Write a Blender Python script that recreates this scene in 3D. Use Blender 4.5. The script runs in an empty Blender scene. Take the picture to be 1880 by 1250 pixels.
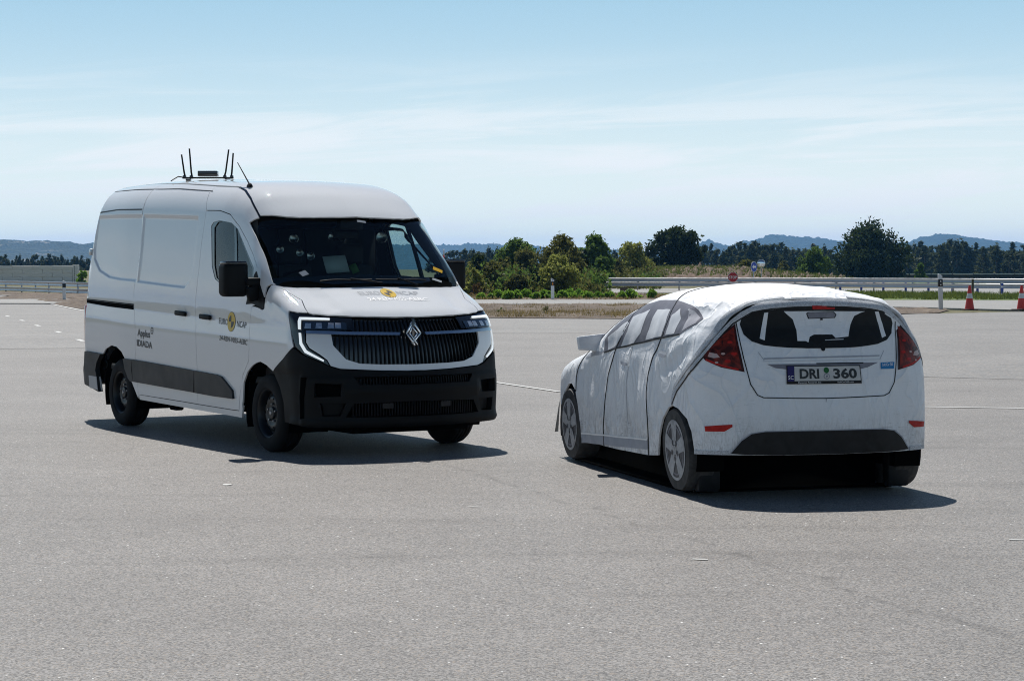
import bpy, bmesh, math, random
import numpy as np
from mathutils import Vector, Matrix, Euler
from mathutils.geometry import delaunay_2d_cdt
SC = bpy.context.scene
COL = SC.collection
R = math.radians
rng = random.Random(7)
nr = np.random.default_rng(11)

# ------------------------------------------------------------------ camera
cam_d = bpy.data.cameras.new('camera')
cam_d.sensor_width = 36.0
cam_d.lens = 36.0 * 3700 / 1880
cam_d.clip_start, cam_d.clip_end = .1, 30000
cam = bpy.data.objects.new('camera', cam_d); COL.objects.link(cam)
cam.location = (0, 0, 1.60)
cam.rotation_euler = (R(90) + math.atan((497 - 625) / 3700), 0, 0)
SC.camera = cam

# ------------------------------------------------------------------ daylight
SUN_AZ, SUN_EL = R(-13.0), R(58.6)          # azimuth from +Y towards +X
SKY_STRENGTH, SUN_STRENGTH, EXPOSURE = .05, 4.5, .27
VEIL_LOW, VEIL_HIGH = (.94, .97, .87), (.39, .61, .745)
world = bpy.data.worlds.new('World'); SC.world = world; world.use_nodes = True
nt = world.node_tree; nt.nodes.clear()
def wn(t, **k):
    n = nt.nodes.new(t)
    for a, b in k.items(): setattr(n, a, b)
    return n
def wmath(op, a, b=None):
    n = wn('ShaderNodeMath', operation=op)
    for i, v in enumerate((a, b)):
        if v is None: continue
        if isinstance(v, (int, float)): n.inputs[i].default_value = v
        else: nt.links.new(v, n.inputs[i])
    return n.outputs[0]
sky = wn('ShaderNodeTexSky', sky_type='NISHITA', sun_disc=False, sun_elevation=SUN_EL, sun_rotation=SUN_AZ,
         air_density=.7, dust_density=.0, ozone_density=5.0, altitude=50)
tc = wn('ShaderNodeTexCoord'); sep = wn('ShaderNodeSeparateXYZ'); nt.links.new(tc.outputs['Generated'], sep.inputs[0])
az = wmath('ARCTAN2', sep.outputs[0], sep.outputs[1]); el = wmath('ARCSINE', sep.outputs[2])
def cloud(sa, se, tilt, seed, lo, hi, detail=6, rough=.6, dist=.6):
    comb = wn('ShaderNodeCombineXYZ')
    nt.links.new(wmath('MULTIPLY', az, sa), comb.inputs[0])
    nt.links.new(wmath('MULTIPLY', wmath('ADD', el, wmath('MULTIPLY', az, tilt)), se), comb.inputs[1])
    comb.inputs[2].default_value = seed
    n = wn('ShaderNodeTexNoise'); n.inputs['Scale'].default_value = 1; n.inputs['Detail'].default_value = detail
    n.inputs['Roughness'].default_value = rough; n.inputs['Distortion'].default_value = dist
    nt.links.new(comb.outputs[0], n.inputs['Vector'])
    m = wn('ShaderNodeMapRange', interpolation_type='SMOOTHSTEP'); m.inputs[1].default_value = lo; m.inputs[2].default_value = hi
    nt.links.new(n.outputs[0], m.inputs[0]); return m.outputs[0]
c1 = cloud(5.0, 62, -.05, 3.7, .42, .62)
c2 = cloud(16, 90, -.04, 8.2, .58, .82)
band = wn('ShaderNodeMapRange', interpolation_type='SMOOTHSTEP'); band.inputs[1].default_value = .115; band.inputs[2].default_value = .045
nt.links.new(el, band.inputs[0])
# thin bright haze low in the sky all round, then streaks of cirrus
veil = wn('ShaderNodeMapRange', interpolation_type='SMOOTHSTEP'); veil.inputs[1].default_value = .55; veil.inputs[2].default_value = .02; veil.inputs[4].default_value = .93
nt.links.new(el, veil.inputs[0])
vr = wn('ShaderNodeMapRange', interpolation_type='SMOOTHSTEP'); vr.inputs[1].default_value = -.01; vr.inputs[2].default_value = .15; nt.links.new(el, vr.inputs[0])
vcol = wn('ShaderNodeMix', data_type='RGBA'); nt.links.new(vr.outputs[0], vcol.inputs[0])
vcol.inputs[6].default_value = (VEIL_LOW[0] / SKY_STRENGTH, VEIL_LOW[1] / SKY_STRENGTH, VEIL_LOW[2] / SKY_STRENGTH, 1)
vcol.inputs[7].default_value = (VEIL_HIGH[0] / SKY_STRENGTH, VEIL_HIGH[1] / SKY_STRENGTH, VEIL_HIGH[2] / SKY_STRENGTH, 1)
mixv = wn('ShaderNodeMix', data_type='RGBA'); nt.links.new(veil.outputs[0], mixv.inputs[0]); nt.links.new(sky.outputs[0], mixv.inputs[6]); nt.links.new(vcol.outputs[2], mixv.inputs[7])
cov = wmath('MULTIPLY', wmath('MULTIPLY', wmath('MAXIMUM', c1, wmath('MULTIPLY', c2, .5)), band.outputs[0]), .85)
mixc = wn('ShaderNodeMix', data_type='RGBA'); nt.links.new(cov, mixc.inputs[0])
nt.links.new(mixv.outputs[2], mixc.inputs[6]); mixc.inputs[7].default_value = (.82 / SKY_STRENGTH, .84 / SKY_STRENGTH, .85 / SKY_STRENGTH, 1)
bg = wn('ShaderNodeBackground'); bg.inputs[1].default_value = SKY_STRENGTH
nt.links.new(mixc.outputs[2], bg.inputs[0])
wo = wn('ShaderNodeOutputWorld'); nt.links.new(bg.outputs[0], wo.inputs[0])
sun_d = bpy.data.lights.new('sun', 'SUN'); sun_d.energy = SUN_STRENGTH; sun_d.angle = R(.5); sun_d.color = (1, .965, .91)
sun = bpy.data.objects.new('sun', sun_d); COL.objects.link(sun)
sun_dir = Vector((math.sin(SUN_AZ) * math.cos(SUN_EL), math.cos(SUN_AZ) * math.cos(SUN_EL), math.sin(SUN_EL)))
sun.rotation_euler = sun_dir.to_track_quat('Z', 'Y').to_euler()
sun.location = (0, 0, 50)
SC.view_settings.view_transform = 'Standard'; SC.view_settings.look = 'None'
SC.view_settings.exposure = EXPOSURE; SC.view_settings.gamma = 1; SC.view_settings.use_curve_mapping = False
SC.cycles.max_bounces = 10; SC.cycles.transparent_max_bounces = 16; SC.cycles.use_denoising = True
SC.cycles.caustics_reflective = False; SC.cycles.caustics_refractive = False
SC.cycles.sample_clamp_indirect = 6
SC.cycles.pixel_filter_type = 'BLACKMAN_HARRIS'; SC.cycles.filter_width = 1.05
SC.cycles.denoising_prefilter = 'NONE'

# ------------------------------------------------------------------ materials
def lin(r, g, b):
    f = lambda c: c / 12.92 if c <= .04045 else ((c + .055) / 1.055)**2.4
    return (f(r / 255), f(g / 255), f(b / 255), 1)
class NT:
    def __init__(s, name):
        s.m = bpy.data.materials.new(name); s.m.use_nodes = True; s.t = s.m.node_tree; s.t.nodes.clear()
        s.out = s.n('ShaderNodeOutputMaterial')
    def n(s, t, **k):
        x = s.t.nodes.new(t)
        for a, b in k.items(): setattr(x, a, b)
        return x
    def set(s, sock, v):
        if hasattr(v, 'is_output') or isinstance(v, bpy.types.NodeSocket): s.t.links.new(v, sock)
        else: sock.default_value = v
    def coord(s, kind='Object'): return s.n('ShaderNodeTexCoord').outputs[kind]
    def pos(s): return s.n('ShaderNodeNewGeometry').outputs['Position']
    def map(s, v, scale=(1, 1, 1), loc=(0, 0, 0), rot=(0, 0, 0)):
        m = s.n('ShaderNodeMapping'); s.set(m.inputs[0], v); m.inputs['Scale'].default_value = scale
        m.inputs['Location'].default_value = loc; m.inputs['Rotation'].default_value = rot; return m.outputs[0]
    def noise(s, v, scale, detail=4, rough=.55, dist=0, out=0):
        x = s.n('ShaderNodeTexNoise'); s.set(x.inputs['Vector'], v); x.inputs['Scale'].default_value = scale
        x.inputs['Detail'].default_value = detail; x.inputs['Roughness'].default_value = rough; x.inputs['Distortion'].default_value = dist
        return x.outputs[out]
    def voro(s, v, scale, out='Distance', **k):
        x = s.n('ShaderNodeTexVoronoi', **k); s.set(x.inputs['Vector'], v); x.inputs['Scale'].default_value = scale; return x.outputs[out]
    def ramp(s, f, stops):
        x = s.n('ShaderNodeValToRGB'); s.set(x.inputs[0], f); e = x.color_ramp.elements
        while len(e) < len(stops): e.new(.5)
        for i, (p, c) in enumerate(stops):
            e[i].position = p; e[i].color = c if len(c) == 4 else (*c, 1)
        return x.outputs[0]
    def rng(s, f, a, b, c=0., d=1.):
        x = s.n('ShaderNodeMapRange'); s.set(x.inputs[0], f)
        for i, v in enumerate((a, b, c, d)): x.inputs[i + 1].default_value = v
        return x.outputs[0]
    def math(s, op, a, b=0.):
        x = s.n('ShaderNodeMath', operation=op); s.set(x.inputs[0], a); s.set(x.inputs[1], b); return x.outputs[0]
    def mix(s, f, a, b, blend='MIX'):
        x = s.n('ShaderNodeMix', data_type='RGBA', blend_type=blend); s.set(x.inputs[0], f); s.set(x.inputs[6], a); s.set(x.inputs[7], b); return x.outputs[2]
    def bump(s, h, strength=.3, dist=.01):
        x = s.n('ShaderNodeBump'); s.set(x.inputs['Height'], h); x.inputs['Strength'].default_value = strength; x.inputs['Distance'].default_value = dist; return x.outputs[0]
    def bsdf(s, base, rough=.5, **k):
        p = s.n('ShaderNodeBsdfPrincipled'); s.set(p.inputs['Base Color'], base if not isinstance(base, tuple) or len(base) == 4 else (*base, 1)); s.set(p.inputs['Roughness'], rough)
        for a, v in k.items(): s.set(p.inputs[a.replace('_', ' ')], v)
        return p.outputs[0]
    def end(s, sh): s.t.links.new(sh, s.out.inputs[0]); return s.m
M = {}
def plain(name, c, rough=.5, var=.08, scale=8, **k):
    """a plain colour with slight mottling and uneven gloss"""
    t = NT(name); v = t.coord(); nz = t.noise(v, scale, 5)
    a = tuple(min(1, x * (1 - var)) for x in c[:3]) + (1,); b = tuple(min(1, x * (1 + var)) for x in c[:3]) + (1,)
    t.end(t.bsdf(t.mix(nz, a, b), t.rng(nz, .3, .7, max(.02, rough - .06), min(1, rough + .06)), **k)); M[name] = t.m; return t.m
plain('tyre_rubber', (.010, .010, .011), .85, .2, Specular_IOR_Level=.25)
plain('black_plastic', (.0045, .005, .0056), .6, .12, 5, Specular_IOR_Level=.18)
plain('dark_plastic', (.020, .021, .023), .5, .1, 5, Specular_IOR_Level=.3)
plain('gloss_black', (.006, .007, .009), .08, .1, Coat_Weight=.6)
plain('matt_black', (.003, .003, .003), .95, .2, Specular_IOR_Level=.04)
plain('steel_rim', (.012, .013, .015), .38, .15, 20, Metallic=.3)
plain('chrome', (.62, .64, .66), .18, .05, Metallic=1.)
plain('bright_metal', (.5, .52, .54), .3, .08, Metallic=1.)
plain('nut_metal', (.35, .36, .38), .35, .1, 30, Metallic=1.)
plain('lamp_glass', (.02, .035, .06), .05, .3, 25, Coat_Weight=1.)
plain('lamp_reflector', (.75, .8, .85), .4, .4, 40, Metallic=1.)
plain('drl_white', (.85, .88, .9), .2, .03, Emission_Color=(.9, .97, 1, 1), Emission_Strength=.45)
plain('text_black', (.008, .008, .009), .4, .1)
plain('text_white', (.9, .9, .9), .4, .03)
plain('text_grey', (.33, .35, .38), .4, .05)
plain('yellow_print', (.62, .40, .012), .35, .05)
plain('red_light', (.35, .012, .008), .15, .15, Coat_Weight=.6)
plain('seat_fabric', (.015, .016, .018), .8, .2, 30)
plain('lining', (.028, .032, .034), .85, .2, 6)
plain('paper', (.50, .52, .53), .6, .03)
plain('green_card', (.06, .16, .03), .6, .05)
plain('yellow_card', (.8, .45, .02), .5, .05)
plain('white_post', (.66, .68, .70), .5, .08, 6)
plain('red_sign', (.42, .008, .012), .4, .06)
plain('blue_sign', (.006, .05, .40), .4, .06)
plain('blue_post', (.01, .045, .30), .45, .1)
plain('cone_red', (.62, .035, .025), .5, .1, 10)
plain('cone_base', (.05, .015, .012), .7, .15)
plain('amber', (.75, .28, .02), .3, .05)
plain('mirror_glass', (.75, .77, .8), .03, .02, Metallic=1.)
plain('road_paint', (.56, .56, .54), .6, .1, 3)
plain('bark', (.09, .065, .045), .9, .3, 6)
plain('wood_post', (.12, .09, .06), .85, .25, 8)
# galvanised rail
t = NT('galvanised'); v = t.coord(); nz = t.noise(v, 3, 6)
t.end(t.bsdf(t.mix(nz, (.36, .37, .39, 1), (.52, .53, .55, 1)), t.rng(nz, .3, .7, .3, .5), Metallic=.75)); M['galvanised'] = t.m
# white paint, glossy coat with a little orange peel and road film towards nothing in particular
t = NT('white_paint'); v = t.coord(); nz = t.noise(v, 2.2, 5)
t.end(t.bsdf(t.mix(nz, (.70, .715, .73, 1), (.75, .76, .77, 1)), .6, Specular_IOR_Level=0., Coat_Weight=1., Coat_Roughness=.02, Coat_IOR=1.75,
      Normal=t.bump(t.noise(v, 260, 2), .012, .002))); M['white_paint'] = t.m
# tinted glass
def glass(name, tint, fres=1.45):
    t = NT(name); tr = t.n('ShaderNodeBsdfTransparent'); tr.inputs[0].default_value = (*tint, 1)
    gl = t.n('ShaderNodeBsdfGlossy'); gl.inputs['Roughness'].default_value = .01; gl.inputs[0].default_value = (1, 1, 1, 1)
    fr = t.n('ShaderNodeFresnel'); t.set(fr.inputs[0], t.rng(t.n('ShaderNodeNewGeometry').outputs['Backfacing'], 0, 1, fres, 1 / fres))
    mx = t.n('ShaderNodeMixShader'); t.t.links.new(fr.outputs[0], mx.inputs[0]); t.t.links.new(tr.outputs[0], mx.inputs[1]); t.t.links.new(gl.outputs[0], mx.inputs[2])
    t.end(mx.outputs[0]); M[name] = t.m
glass('window_glass', (.60, .72, .70)); glass('clear_lens', (.85, .9, .95))
# soft-car cover: coated fabric, wrinkled, scuffed and grubby
t = NT('cover_fabric'); v = t.coord()
w1 = t.noise(t.map(v, (1, 1, .45), rot=(0, R(20), 0)), 5.5, 3, .5, .8); w2 = t.noise(t.map(v, (.6, .6, 3.0)), 9, 4, .6, 1.2)
sp = t.n('ShaderNodeSeparateXYZ'); t.set(sp.inputs[0], v)
low = t.rng(sp.outputs[2], .62, .2, 0, 1)
dn = t.noise(v, 6, 7, .7, .5); fine = t.noise(t.map(v, (3, 3, .6)), 22, 6, .75, 1.5)
dirt = t.math('MULTIPLY', t.math('MULTIPLY', t.math('ADD', t.math('MULTIPLY', t.rng(dn, .42, .72, 0, 1), .45), t.math('MULTIPLY', t.rng(fine, .45, .70, 0, 1), .55)), t.math('ADD', t.math('MULTIPLY', low, 1.5), .10)), .95)
c0 = t.mix(dirt, (.80, .82, .85, 1), (.17, .15, .14, 1))
scr = t.noise(t.map(v, (2.2, 2.2, 15), rot=(0, R(6), 0)), 3.2, 5, .72, 2.2)
scm = t.noise(v, 3.1, 3)
c0 = t.mix(t.math('MULTIPLY', t.math('MULTIPLY', t.rng(scr, .585, .64), t.rng(scm, .46, .56)), t.math('ADD', t.math('MULTIPLY', low, .9), .14)), c0, (.12, .115, .12, 1))
rd = t.noise(t.map(v, (1, 1, .5), rot=(R(15), R(35), 0)), 2.6, 2, .45, .9); rd2 = t.noise(t.map(v, (1, 1, .55), rot=(R(-20), R(-30), R(40))), 4.2, 2, .45, .6)
crs = t.math('POWER', t.math('SUBTRACT', 1., t.math('ABSOLUTE', t.math('MULTIPLY', t.math('SUBTRACT', rd, .5), 5.))), 5.); crs2 = t.math('POWER', t.math('SUBTRACT', 1., t.math('ABSOLUTE', t.math('MULTIPLY', t.math('SUBTRACT', rd2, .47), 6.))), 5.)
hh = t.math('ADD', t.math('ADD', t.math('MULTIPLY', w1, .45), t.math('MULTIPLY', w2, .10)), t.math('ADD', t.math('MULTIPLY', t.math('MAXIMUM', crs, 0.), .45), t.math('MULTIPLY', t.math('MAXIMUM', crs2, 0.), .30)))
t.end(t.bsdf(c0, t.rng(dn, .3, .7, .38, .55), Normal=t.bump(hh, .36, .055), Specular_IOR_Level=.45)); M['cover_fabric'] = t.m
# frayed grey hem
t = NT('hem_fabric'); v = t.coord(); nz = t.noise(v, 60, 6, .8, 2); nz2 = t.noise(v, 9, 4)
t.end(t.bsdf(t.mix(t.rng(nz, .34, .56), (.22, .23, .25, 1), t.mix(nz2, (.50, .53, .58, 1), (.72, .74, .76, 1))), .8, Normal=t.bump(nz, .4, .01))); M['hem_fabric'] = t.m
def printed(name, c, c2, scale=7, rough=.45, lo=.35, hi=.68):
    t = NT(name); v = t.coord(); nz = t.noise(v, scale, 6, .65, .8); w = t.noise(v, 6, 3)
    t.end(t.bsdf(t.mix(t.rng(nz, lo, hi), (*c, 1), (*c2, 1)), rough, Normal=t.bump(w, .3, .02), Specular_IOR_Level=.22)); M[name] = t.m
printed('print_frame', (.13, .13, .155), (.20, .20, .23))
printed('print_pane', (.58, .60, .64), (.68, .70, .73))
printed('print_quarter', (.36, .36, .40), (.50, .50, .53))
printed('print_black', (.006, .006, .007), (.012, .012, .013))
printed('print_charcoal', (.009, .0095, .0105), (.018, .019, .021))
printed('print_seam', (.010, .010, .011), (.022, .022, .022))
printed('print_grey', (.30, .32, .37), (.40, .42, .47))
printed('print_recess', (.17, .17, .20), (.26, .26, .30))
printed('print_red', (.36, .010, .008), (.50, .02, .014), 25)
printed('print_lamp', (.045, .008, .006), (.34, .035, .018), 11, .3, .38, .66)
printed('print_lamp_rim', (.02, .004, .004), (.06, .008, .006), 12, .3)
printed('print_lamp_bright', (.45, .42, .42), (.6, .3, .25), 30, .3)
printed('print_rim', (.30, .30, .31), (.50, .50, .51), 14)
printed('print_rim_dark', (.045, .045, .05), (.13, .13, .14), 16)
printed('print_tyre', (.035, .035, .037), (.085, .083, .08), 12, .7)
printed('print_blue', (.02, .17, .42), (.03, .22, .48))
printed('print_violet', (.02, .018, .10), (.03, .025, .14))
printed('print_plate', (.50, .50, .49), (.58, .57, .55), 10)
printed('print_green', (.01, .10, .02), (.015, .13, .03))
# asphalt: pale stone chips in weathered binder
def asphalt(name, base, contrast, sparkle, warm=1.0, fine=95):
    t = NT(name); v = t.pos()
    g1 = t.voro(v, fine, 'Color'); sep_ = t.n('ShaderNodeSeparateColor'); t.set(sep_.inputs[0], g1)
    g2 = t.noise(v, fine * 2.1, 3, .7)
    big = t.noise(v, .35, 6, .6); mid = t.noise(t.map(v, (1, 1, 1)), 2.6, 5, .6)
    f = t.math('ADD', t.math('MULTIPLY', sep_.outputs[0], .55), t.math('MULTIPLY', g2, .45))
    lo, hi = base * (1 - contrast), base * (1 + contrast)
    c = t.mix(t.rng(f, .22, .78), (lo * warm, lo, lo * .975, 1), (hi * warm, hi, hi * .95, 1))
    c = t.mix(t.rng(sep_.outputs[1], .90, .93), c, (base * 1.5, base * 1.28, base * 1.05, 1))
    s2 = t.n('ShaderNodeSeparateColor'); t.set(s2.inputs[0], t.voro(v, fine * .42, 'Color'))
    s3 = t.voro(v, fine * .42, 'Distance')
    glint = t.math('MULTIPLY', t.math('GREATER_THAN', s2.outputs[0], 1 - sparkle), t.math('LESS_THAN', s3, .30))
    c = t.mix(glint, c, (.86, .86, .84, 1))  # white dots painted in for sun glints on the grains
    smear = t.noise(t.map(v, (.22, 1.4, 1), rot=(0, 0, R(24))), .9, 5, .6, .7)
    tone = t.math('ADD', t.math('ADD', t.rng(big, .3, .7, .87, 1.09), t.rng(mid, .3, .7, -.05, .05)), t.rng(smear, .56, .74, 0, -.20))
    if sparkle:   # the faint meandering joint between two paving lanes
        sx = t.n('ShaderNodeSeparateXYZ'); t.set(sx.inputs[0], v)
        dj = t.math('ADD', t.math('MULTIPLY', t.math('ADD', sx.outputs[0], .55), .9447), t.math('MULTIPLY', t.math('ADD', sx.outputs[1], -16.6), .3283))
        dj = t.math('ABSOLUTE', t.math('ADD', dj, t.rng(t.noise(v, .9, 6, .7), .3, .7, -.14, .14)))
        near = t.math('MULTIPLY', t.rng(dj, .055, .0), t.math('MULTIPLY', t.rng(sx.outputs[1], 17.2, 15.5), t.rng(t.noise(v, 3.5, 3), .38, .55)))
        tone = t.math('SUBTRACT', tone, t.math('MULTIPLY', near, .30))
    hv = t.n('ShaderNodeHueSaturation'); t.set(hv.inputs['Color'], c); t.set(hv.inputs['Value'], tone)
    t.end(t.bsdf(hv.outputs[0], .62, Normal=t.bump(t.math('ADD', f, t.math('MULTIPLY', mid, .2)), .55, .006), Specular_IOR_Level=.35)); M[name] = t.m
asphalt('asphalt', .185, .66, .008, 1.05, 120)
asphalt('asphalt_far', .193, .34, .0, 1.04, 30)
asphalt('asphalt_road', .24, .2, .0, 1.01, 20)
def ground(name, cols, scale, bumpy=.5, fine=14):
    t = NT(name); v = t.pos(); a = t.noise(v, scale, 8, .7, .4); b = t.noise(v, fine, 6, .75); d = t.noise(v, scale * .18, 4)
    f = t.math('ADD', t.math('ADD', t.math('MULTIPLY', a, .45), t.math('MULTIPLY', b, .4)), t.math('MULTIPLY', d, .25))
    n = len(cols); c = t.ramp(t.rng(f, .36, .74), [(i / (n - 1), col) for i, col in enumerate(cols)])
    t.end(t.bsdf(c, .95, Normal=t.bump(t.math('ADD', a, b), bumpy, .08))); M[name] = t.m
ground('gravel_dirt', [(.05, .04, .034), (.11, .085, .068), (.18, .14, .105), (.30, .25, .19)], 1.2, .8, 5)
ground('dry_field', [(.05, .055, .022), (.10, .10, .04), (.16, .135, .07), (.20, .16, .10)], .12, .5, 1.4)
ground('green_verge', [(.035, .06, .014), (.075, .12, .022), (.12, .16, .035), (.17, .17, .07)], .5, .8, 4)
ground('berm_soil', [(.05, .05, .02), (.12, .085, .055), (.17, .11, .08), (.13, .14, .045)], .25, .8, 1.6)
t = NT('concrete_wall'); v = t.coord(); a = t.noise(t.map(v, (1, 1, 6)), 1.2, 7, .7); b = t.noise(v, 9, 5, .7)
t.end(t.bsdf(t.ramp(t.math('ADD', t.math('MULTIPLY', a, .6), t.math('MULTIPLY', b, .4)), [(.3, (.56, .55, .54)), (.5, (.68, .67, .65)), (.7, (.78, .76, .73))]), .9, Normal=t.bump(b, .4, .05))); M['concrete_wall'] = t.m
t = NT('hill_forest'); v = t.pos(); a = t.noise(v, .004, 8, .7); b = t.voro(v, .045)
sp_ = t.n('ShaderNodeSeparateColor'); t.set(sp_.inputs[0], t.voro(v, .022, 'Color'))
cc = t.ramp(t.math('ADD', t.math('MULTIPLY', a, .6), t.math('MULTIPLY', b, .3)), [(.3, (.012, .022, .012)), (.5, (.024, .036, .016)), (.72, (.05, .055, .03))])
pale = t.math('MULTIPLY', t.math('GREATER_THAN', sp_.outputs[0], .93), t.rng(t.noise(v, .0016, 3), .5, .6))
t.end(t.bsdf(t.mix(pale, cc, (.34, .30, .25, 1)), .95, Normal=t.bump(b, 1., 8))); M['hill_forest'] = t.m
def foliage(name, dark, light, scale=.9, trans=.35):
    t = NT(name); v = t.pos(); a = t.noise(v, scale, 4, .6); b = t.noise(v, scale * 7, 3)
    c = t.mix(t.rng(t.math('ADD', t.math('MULTIPLY', a, .55), t.math('MULTIPLY', b, .45)), .34, .66), (*dark, 1), (*light, 1))
    d = t.n('ShaderNodeBsdfDiffuse'); t.set(d.inputs[0], c); tr = t.n('ShaderNodeBsdfTranslucent'); t.set(tr.inputs[0], c)
    gl = t.n('ShaderNodeBsdfGlossy'); gl.inputs['Roughness'].default_value = .45; gl.inputs[0].default_value = (1, 1, 1, 1)
    m = t.n('ShaderNodeMixShader'); m.inputs[0].default_value = trans; t.t.links.new(d.outputs[0], m.inputs[1]); t.t.links.new(tr.outputs[0], m.inputs[2])
    m2 = t.n('ShaderNodeMixShader'); m2.inputs[0].default_value = .008; t.t.links.new(m.outputs[0], m2.inputs[1]); t.t.links.new(gl.outputs[0], m2.inputs[2])
    t.end(m2.outputs[0]); M[name] = t.m
foliage('leaf_dark', (.018, .030, .011), (.052, .074, .022), .9, .42)
foliage('leaf_olive', (.065, .074, .022), (.165, .165, .046), .9, .5)
foliage('leaf_green', (.05, .098, .02), (.145, .22, .045), .9, .5)
foliage('leaf_fresh', (.13, .25, .025), (.27, .43, .06), 2, .5)
foliage('leaf_pale', (.14, .17, .036), (.36, .37, .10), .9, .5)
foliage('leaf_far', (.034, .048, .020), (.098, .112, .046), .3, .4)
foliage('leaf_brown', (.09, .06, .02), (.19, .12, .045))
foliage('grass_blade', (.07, .10, .02), (.17, .20, .05), .6, .4)
foliage('grass_dry', (.20, .15, .06), (.40, .31, .14), .6, .3)

# ------------------------------------------------------------------ helpers
def tag(o, label=None, cat=None, group=None, kind=None):
    if label: o['label'] = label
    if cat: o['category'] = cat
    if group: o['group'] = group
    if kind: o['kind'] = kind
    return o
def empty(name, label, cat, loc=(0, 0, 0), rz=0., group=None):
    o = bpy.data.objects.new(name, None); COL.objects.link(o); o.location = loc; o.rotation_euler = (0, 0, rz); o.empty_display_size = .3
    return tag(o, label, cat, group)
def mobj(name, verts, faces, mat, parent=None, smooth=False, normals=None, kind=None):
    me = bpy.data.meshes.new(name); me.from_pydata([tuple(map(float, v)) for v in verts], [], [tuple(int(i) for i in f) for f in faces]); me.validate()
    me.materials.append(M[mat] if isinstance(mat, str) else mat)
    if smooth or normals is not None: me.polygons.foreach_set('use_smooth', [True] * len(me.polygons))
    if normals is not None: me.normals_split_custom_set_from_vertices([tuple(map(float, n)) for n in normals])
    o = bpy.data.objects.new(name, me); COL.objects.link(o); o.parent = parent
    if kind: o['kind'] = kind
    return o
def from_bm(name, bm, mat, parent=None, smooth=True, angle=35):
    me = bpy.data.meshes.new(name); bmesh.ops.recalc_face_normals(bm, faces=bm.faces)
    for e in bm.edges:
        e.smooth = not (len(e.link_faces) == 2 and e.calc_face_angle(0) > R(angle))
    bm.to_mesh(me); bm.free(); me.materials.append(M[mat])
    if smooth: me.polygons.foreach_set('use_smooth', [True] * len(me.polygons))
    o = bpy.data.objects.new(name, me); COL.objects.link(o); o.parent = parent; return o
def box(bm, c, s, rot=None, bev=0., seg=2, taper=None):
    b = bmesh.new(); bmesh.ops.create_cube(b, size=1)
    for v in b.verts:
        v.co = Vector((v.co.x * s[0], v.co.y * s[1], v.co.z * s[2]))
        if taper and v.co.z > 0: v.co.x *= taper; v.co.y *= taper
    if bev: bmesh.ops.bevel(b, geom=list(b.edges), offset=bev, segments=seg, profile=.5, affect='EDGES')
    m = Matrix.Translation(c) @ (Euler(rot).to_matrix().to_4x4() if rot else Matrix())
    b.transform(m); tmp = bpy.data.meshes.new('t'); b.to_mesh(tmp); b.free(); bm.from_mesh(tmp); bpy.data.meshes.remove(tmp)
def tube(bm, pts, r, n=8, r2=None, cap=True):
    pts = [Vector(p) for p in pts]; rings = []
    for i, p in enumerate(pts):
        d = (pts[min(i + 1, len(pts) - 1)] - pts[max(i - 1, 0)]).normalized()
        a = d.orthogonal().normalized(); b = d.cross(a)
        rr = r if r2 is None else r + (r2 - r) * i / max(1, len(pts) - 1)
        rings.append([bm.verts.new(p + (a * math.cos(2 * math.pi * k / n) + b * math.sin(2 * math.pi * k / n)) * rr) for k in range(n)])
    for i in range(len(rings) - 1):
        # align ring starts
        o = min(range(n), key=lambda q: (rings[i + 1][q].co - rings[i][0].co - (pts[i + 1] - pts[i])).length)
        for k in range(n): bm.faces.new((rings[i][k], rings[i][(k + 1) % n], rings[i + 1][(k + 1 + o) % n], rings[i + 1][(k + o) % n]))
    if cap:
        bm.faces.new(rings[0][::-1]); bm.faces.new(rings[-1])
def lathe(bm, prof, n=48, axis='Y', c=(0, 0, 0), closed=False, cap=True):
    """prof: list of (radius, along)"""
    rings = []
    for r, h in prof:
        ring = []
        for k in range(n):
            a = 2 * math.pi * k / n; x, z = r * math.cos(a), r * math.sin(a)
            p = (x, h, z) if axis == 'Y' else (x, z, h)
            ring.append(bm.verts.new((p[0] + c[0], p[1] + c[1], p[2] + c[2])))
        rings.append(ring)
    m = len(rings)
    for i in range(m if closed else m - 1):
        a, b = rings[i], rings[(i + 1) % m]
        for k in range(n): bm.faces.new((a[k], a[(k + 1) % n], b[(k + 1) % n], b[k]))
    if not closed and cap:
        if prof[0][0] > 1e-4: bm.faces.new(rings[0])
        if prof[-1][0] > 1e-4: bm.faces.new(rings[-1])
def text_mesh(body, size=1., bold=0., shear=0.):
    """flat lettering: 2-D points and faces, plus its width"""
    cu = bpy.data.curves.new('lettering', 'FONT'); cu.body = body; cu.size = size; cu.offset = bold; cu.shear = shear; cu.resolution_u = 3
    o = bpy.data.objects.new('lettering', cu); COL.objects.link(o); bpy.context.view_layer.update()
    me = o.to_mesh(); v = np.array([p.co[:2] for p in me.vertices]); f = [tuple(p.vertices) for p in me.polygons]
    o.to_mesh_clear(); COL.objects.unlink(o); bpy.data.objects.remove(o); bpy.data.curves.remove(cu)
    return v, f
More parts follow.
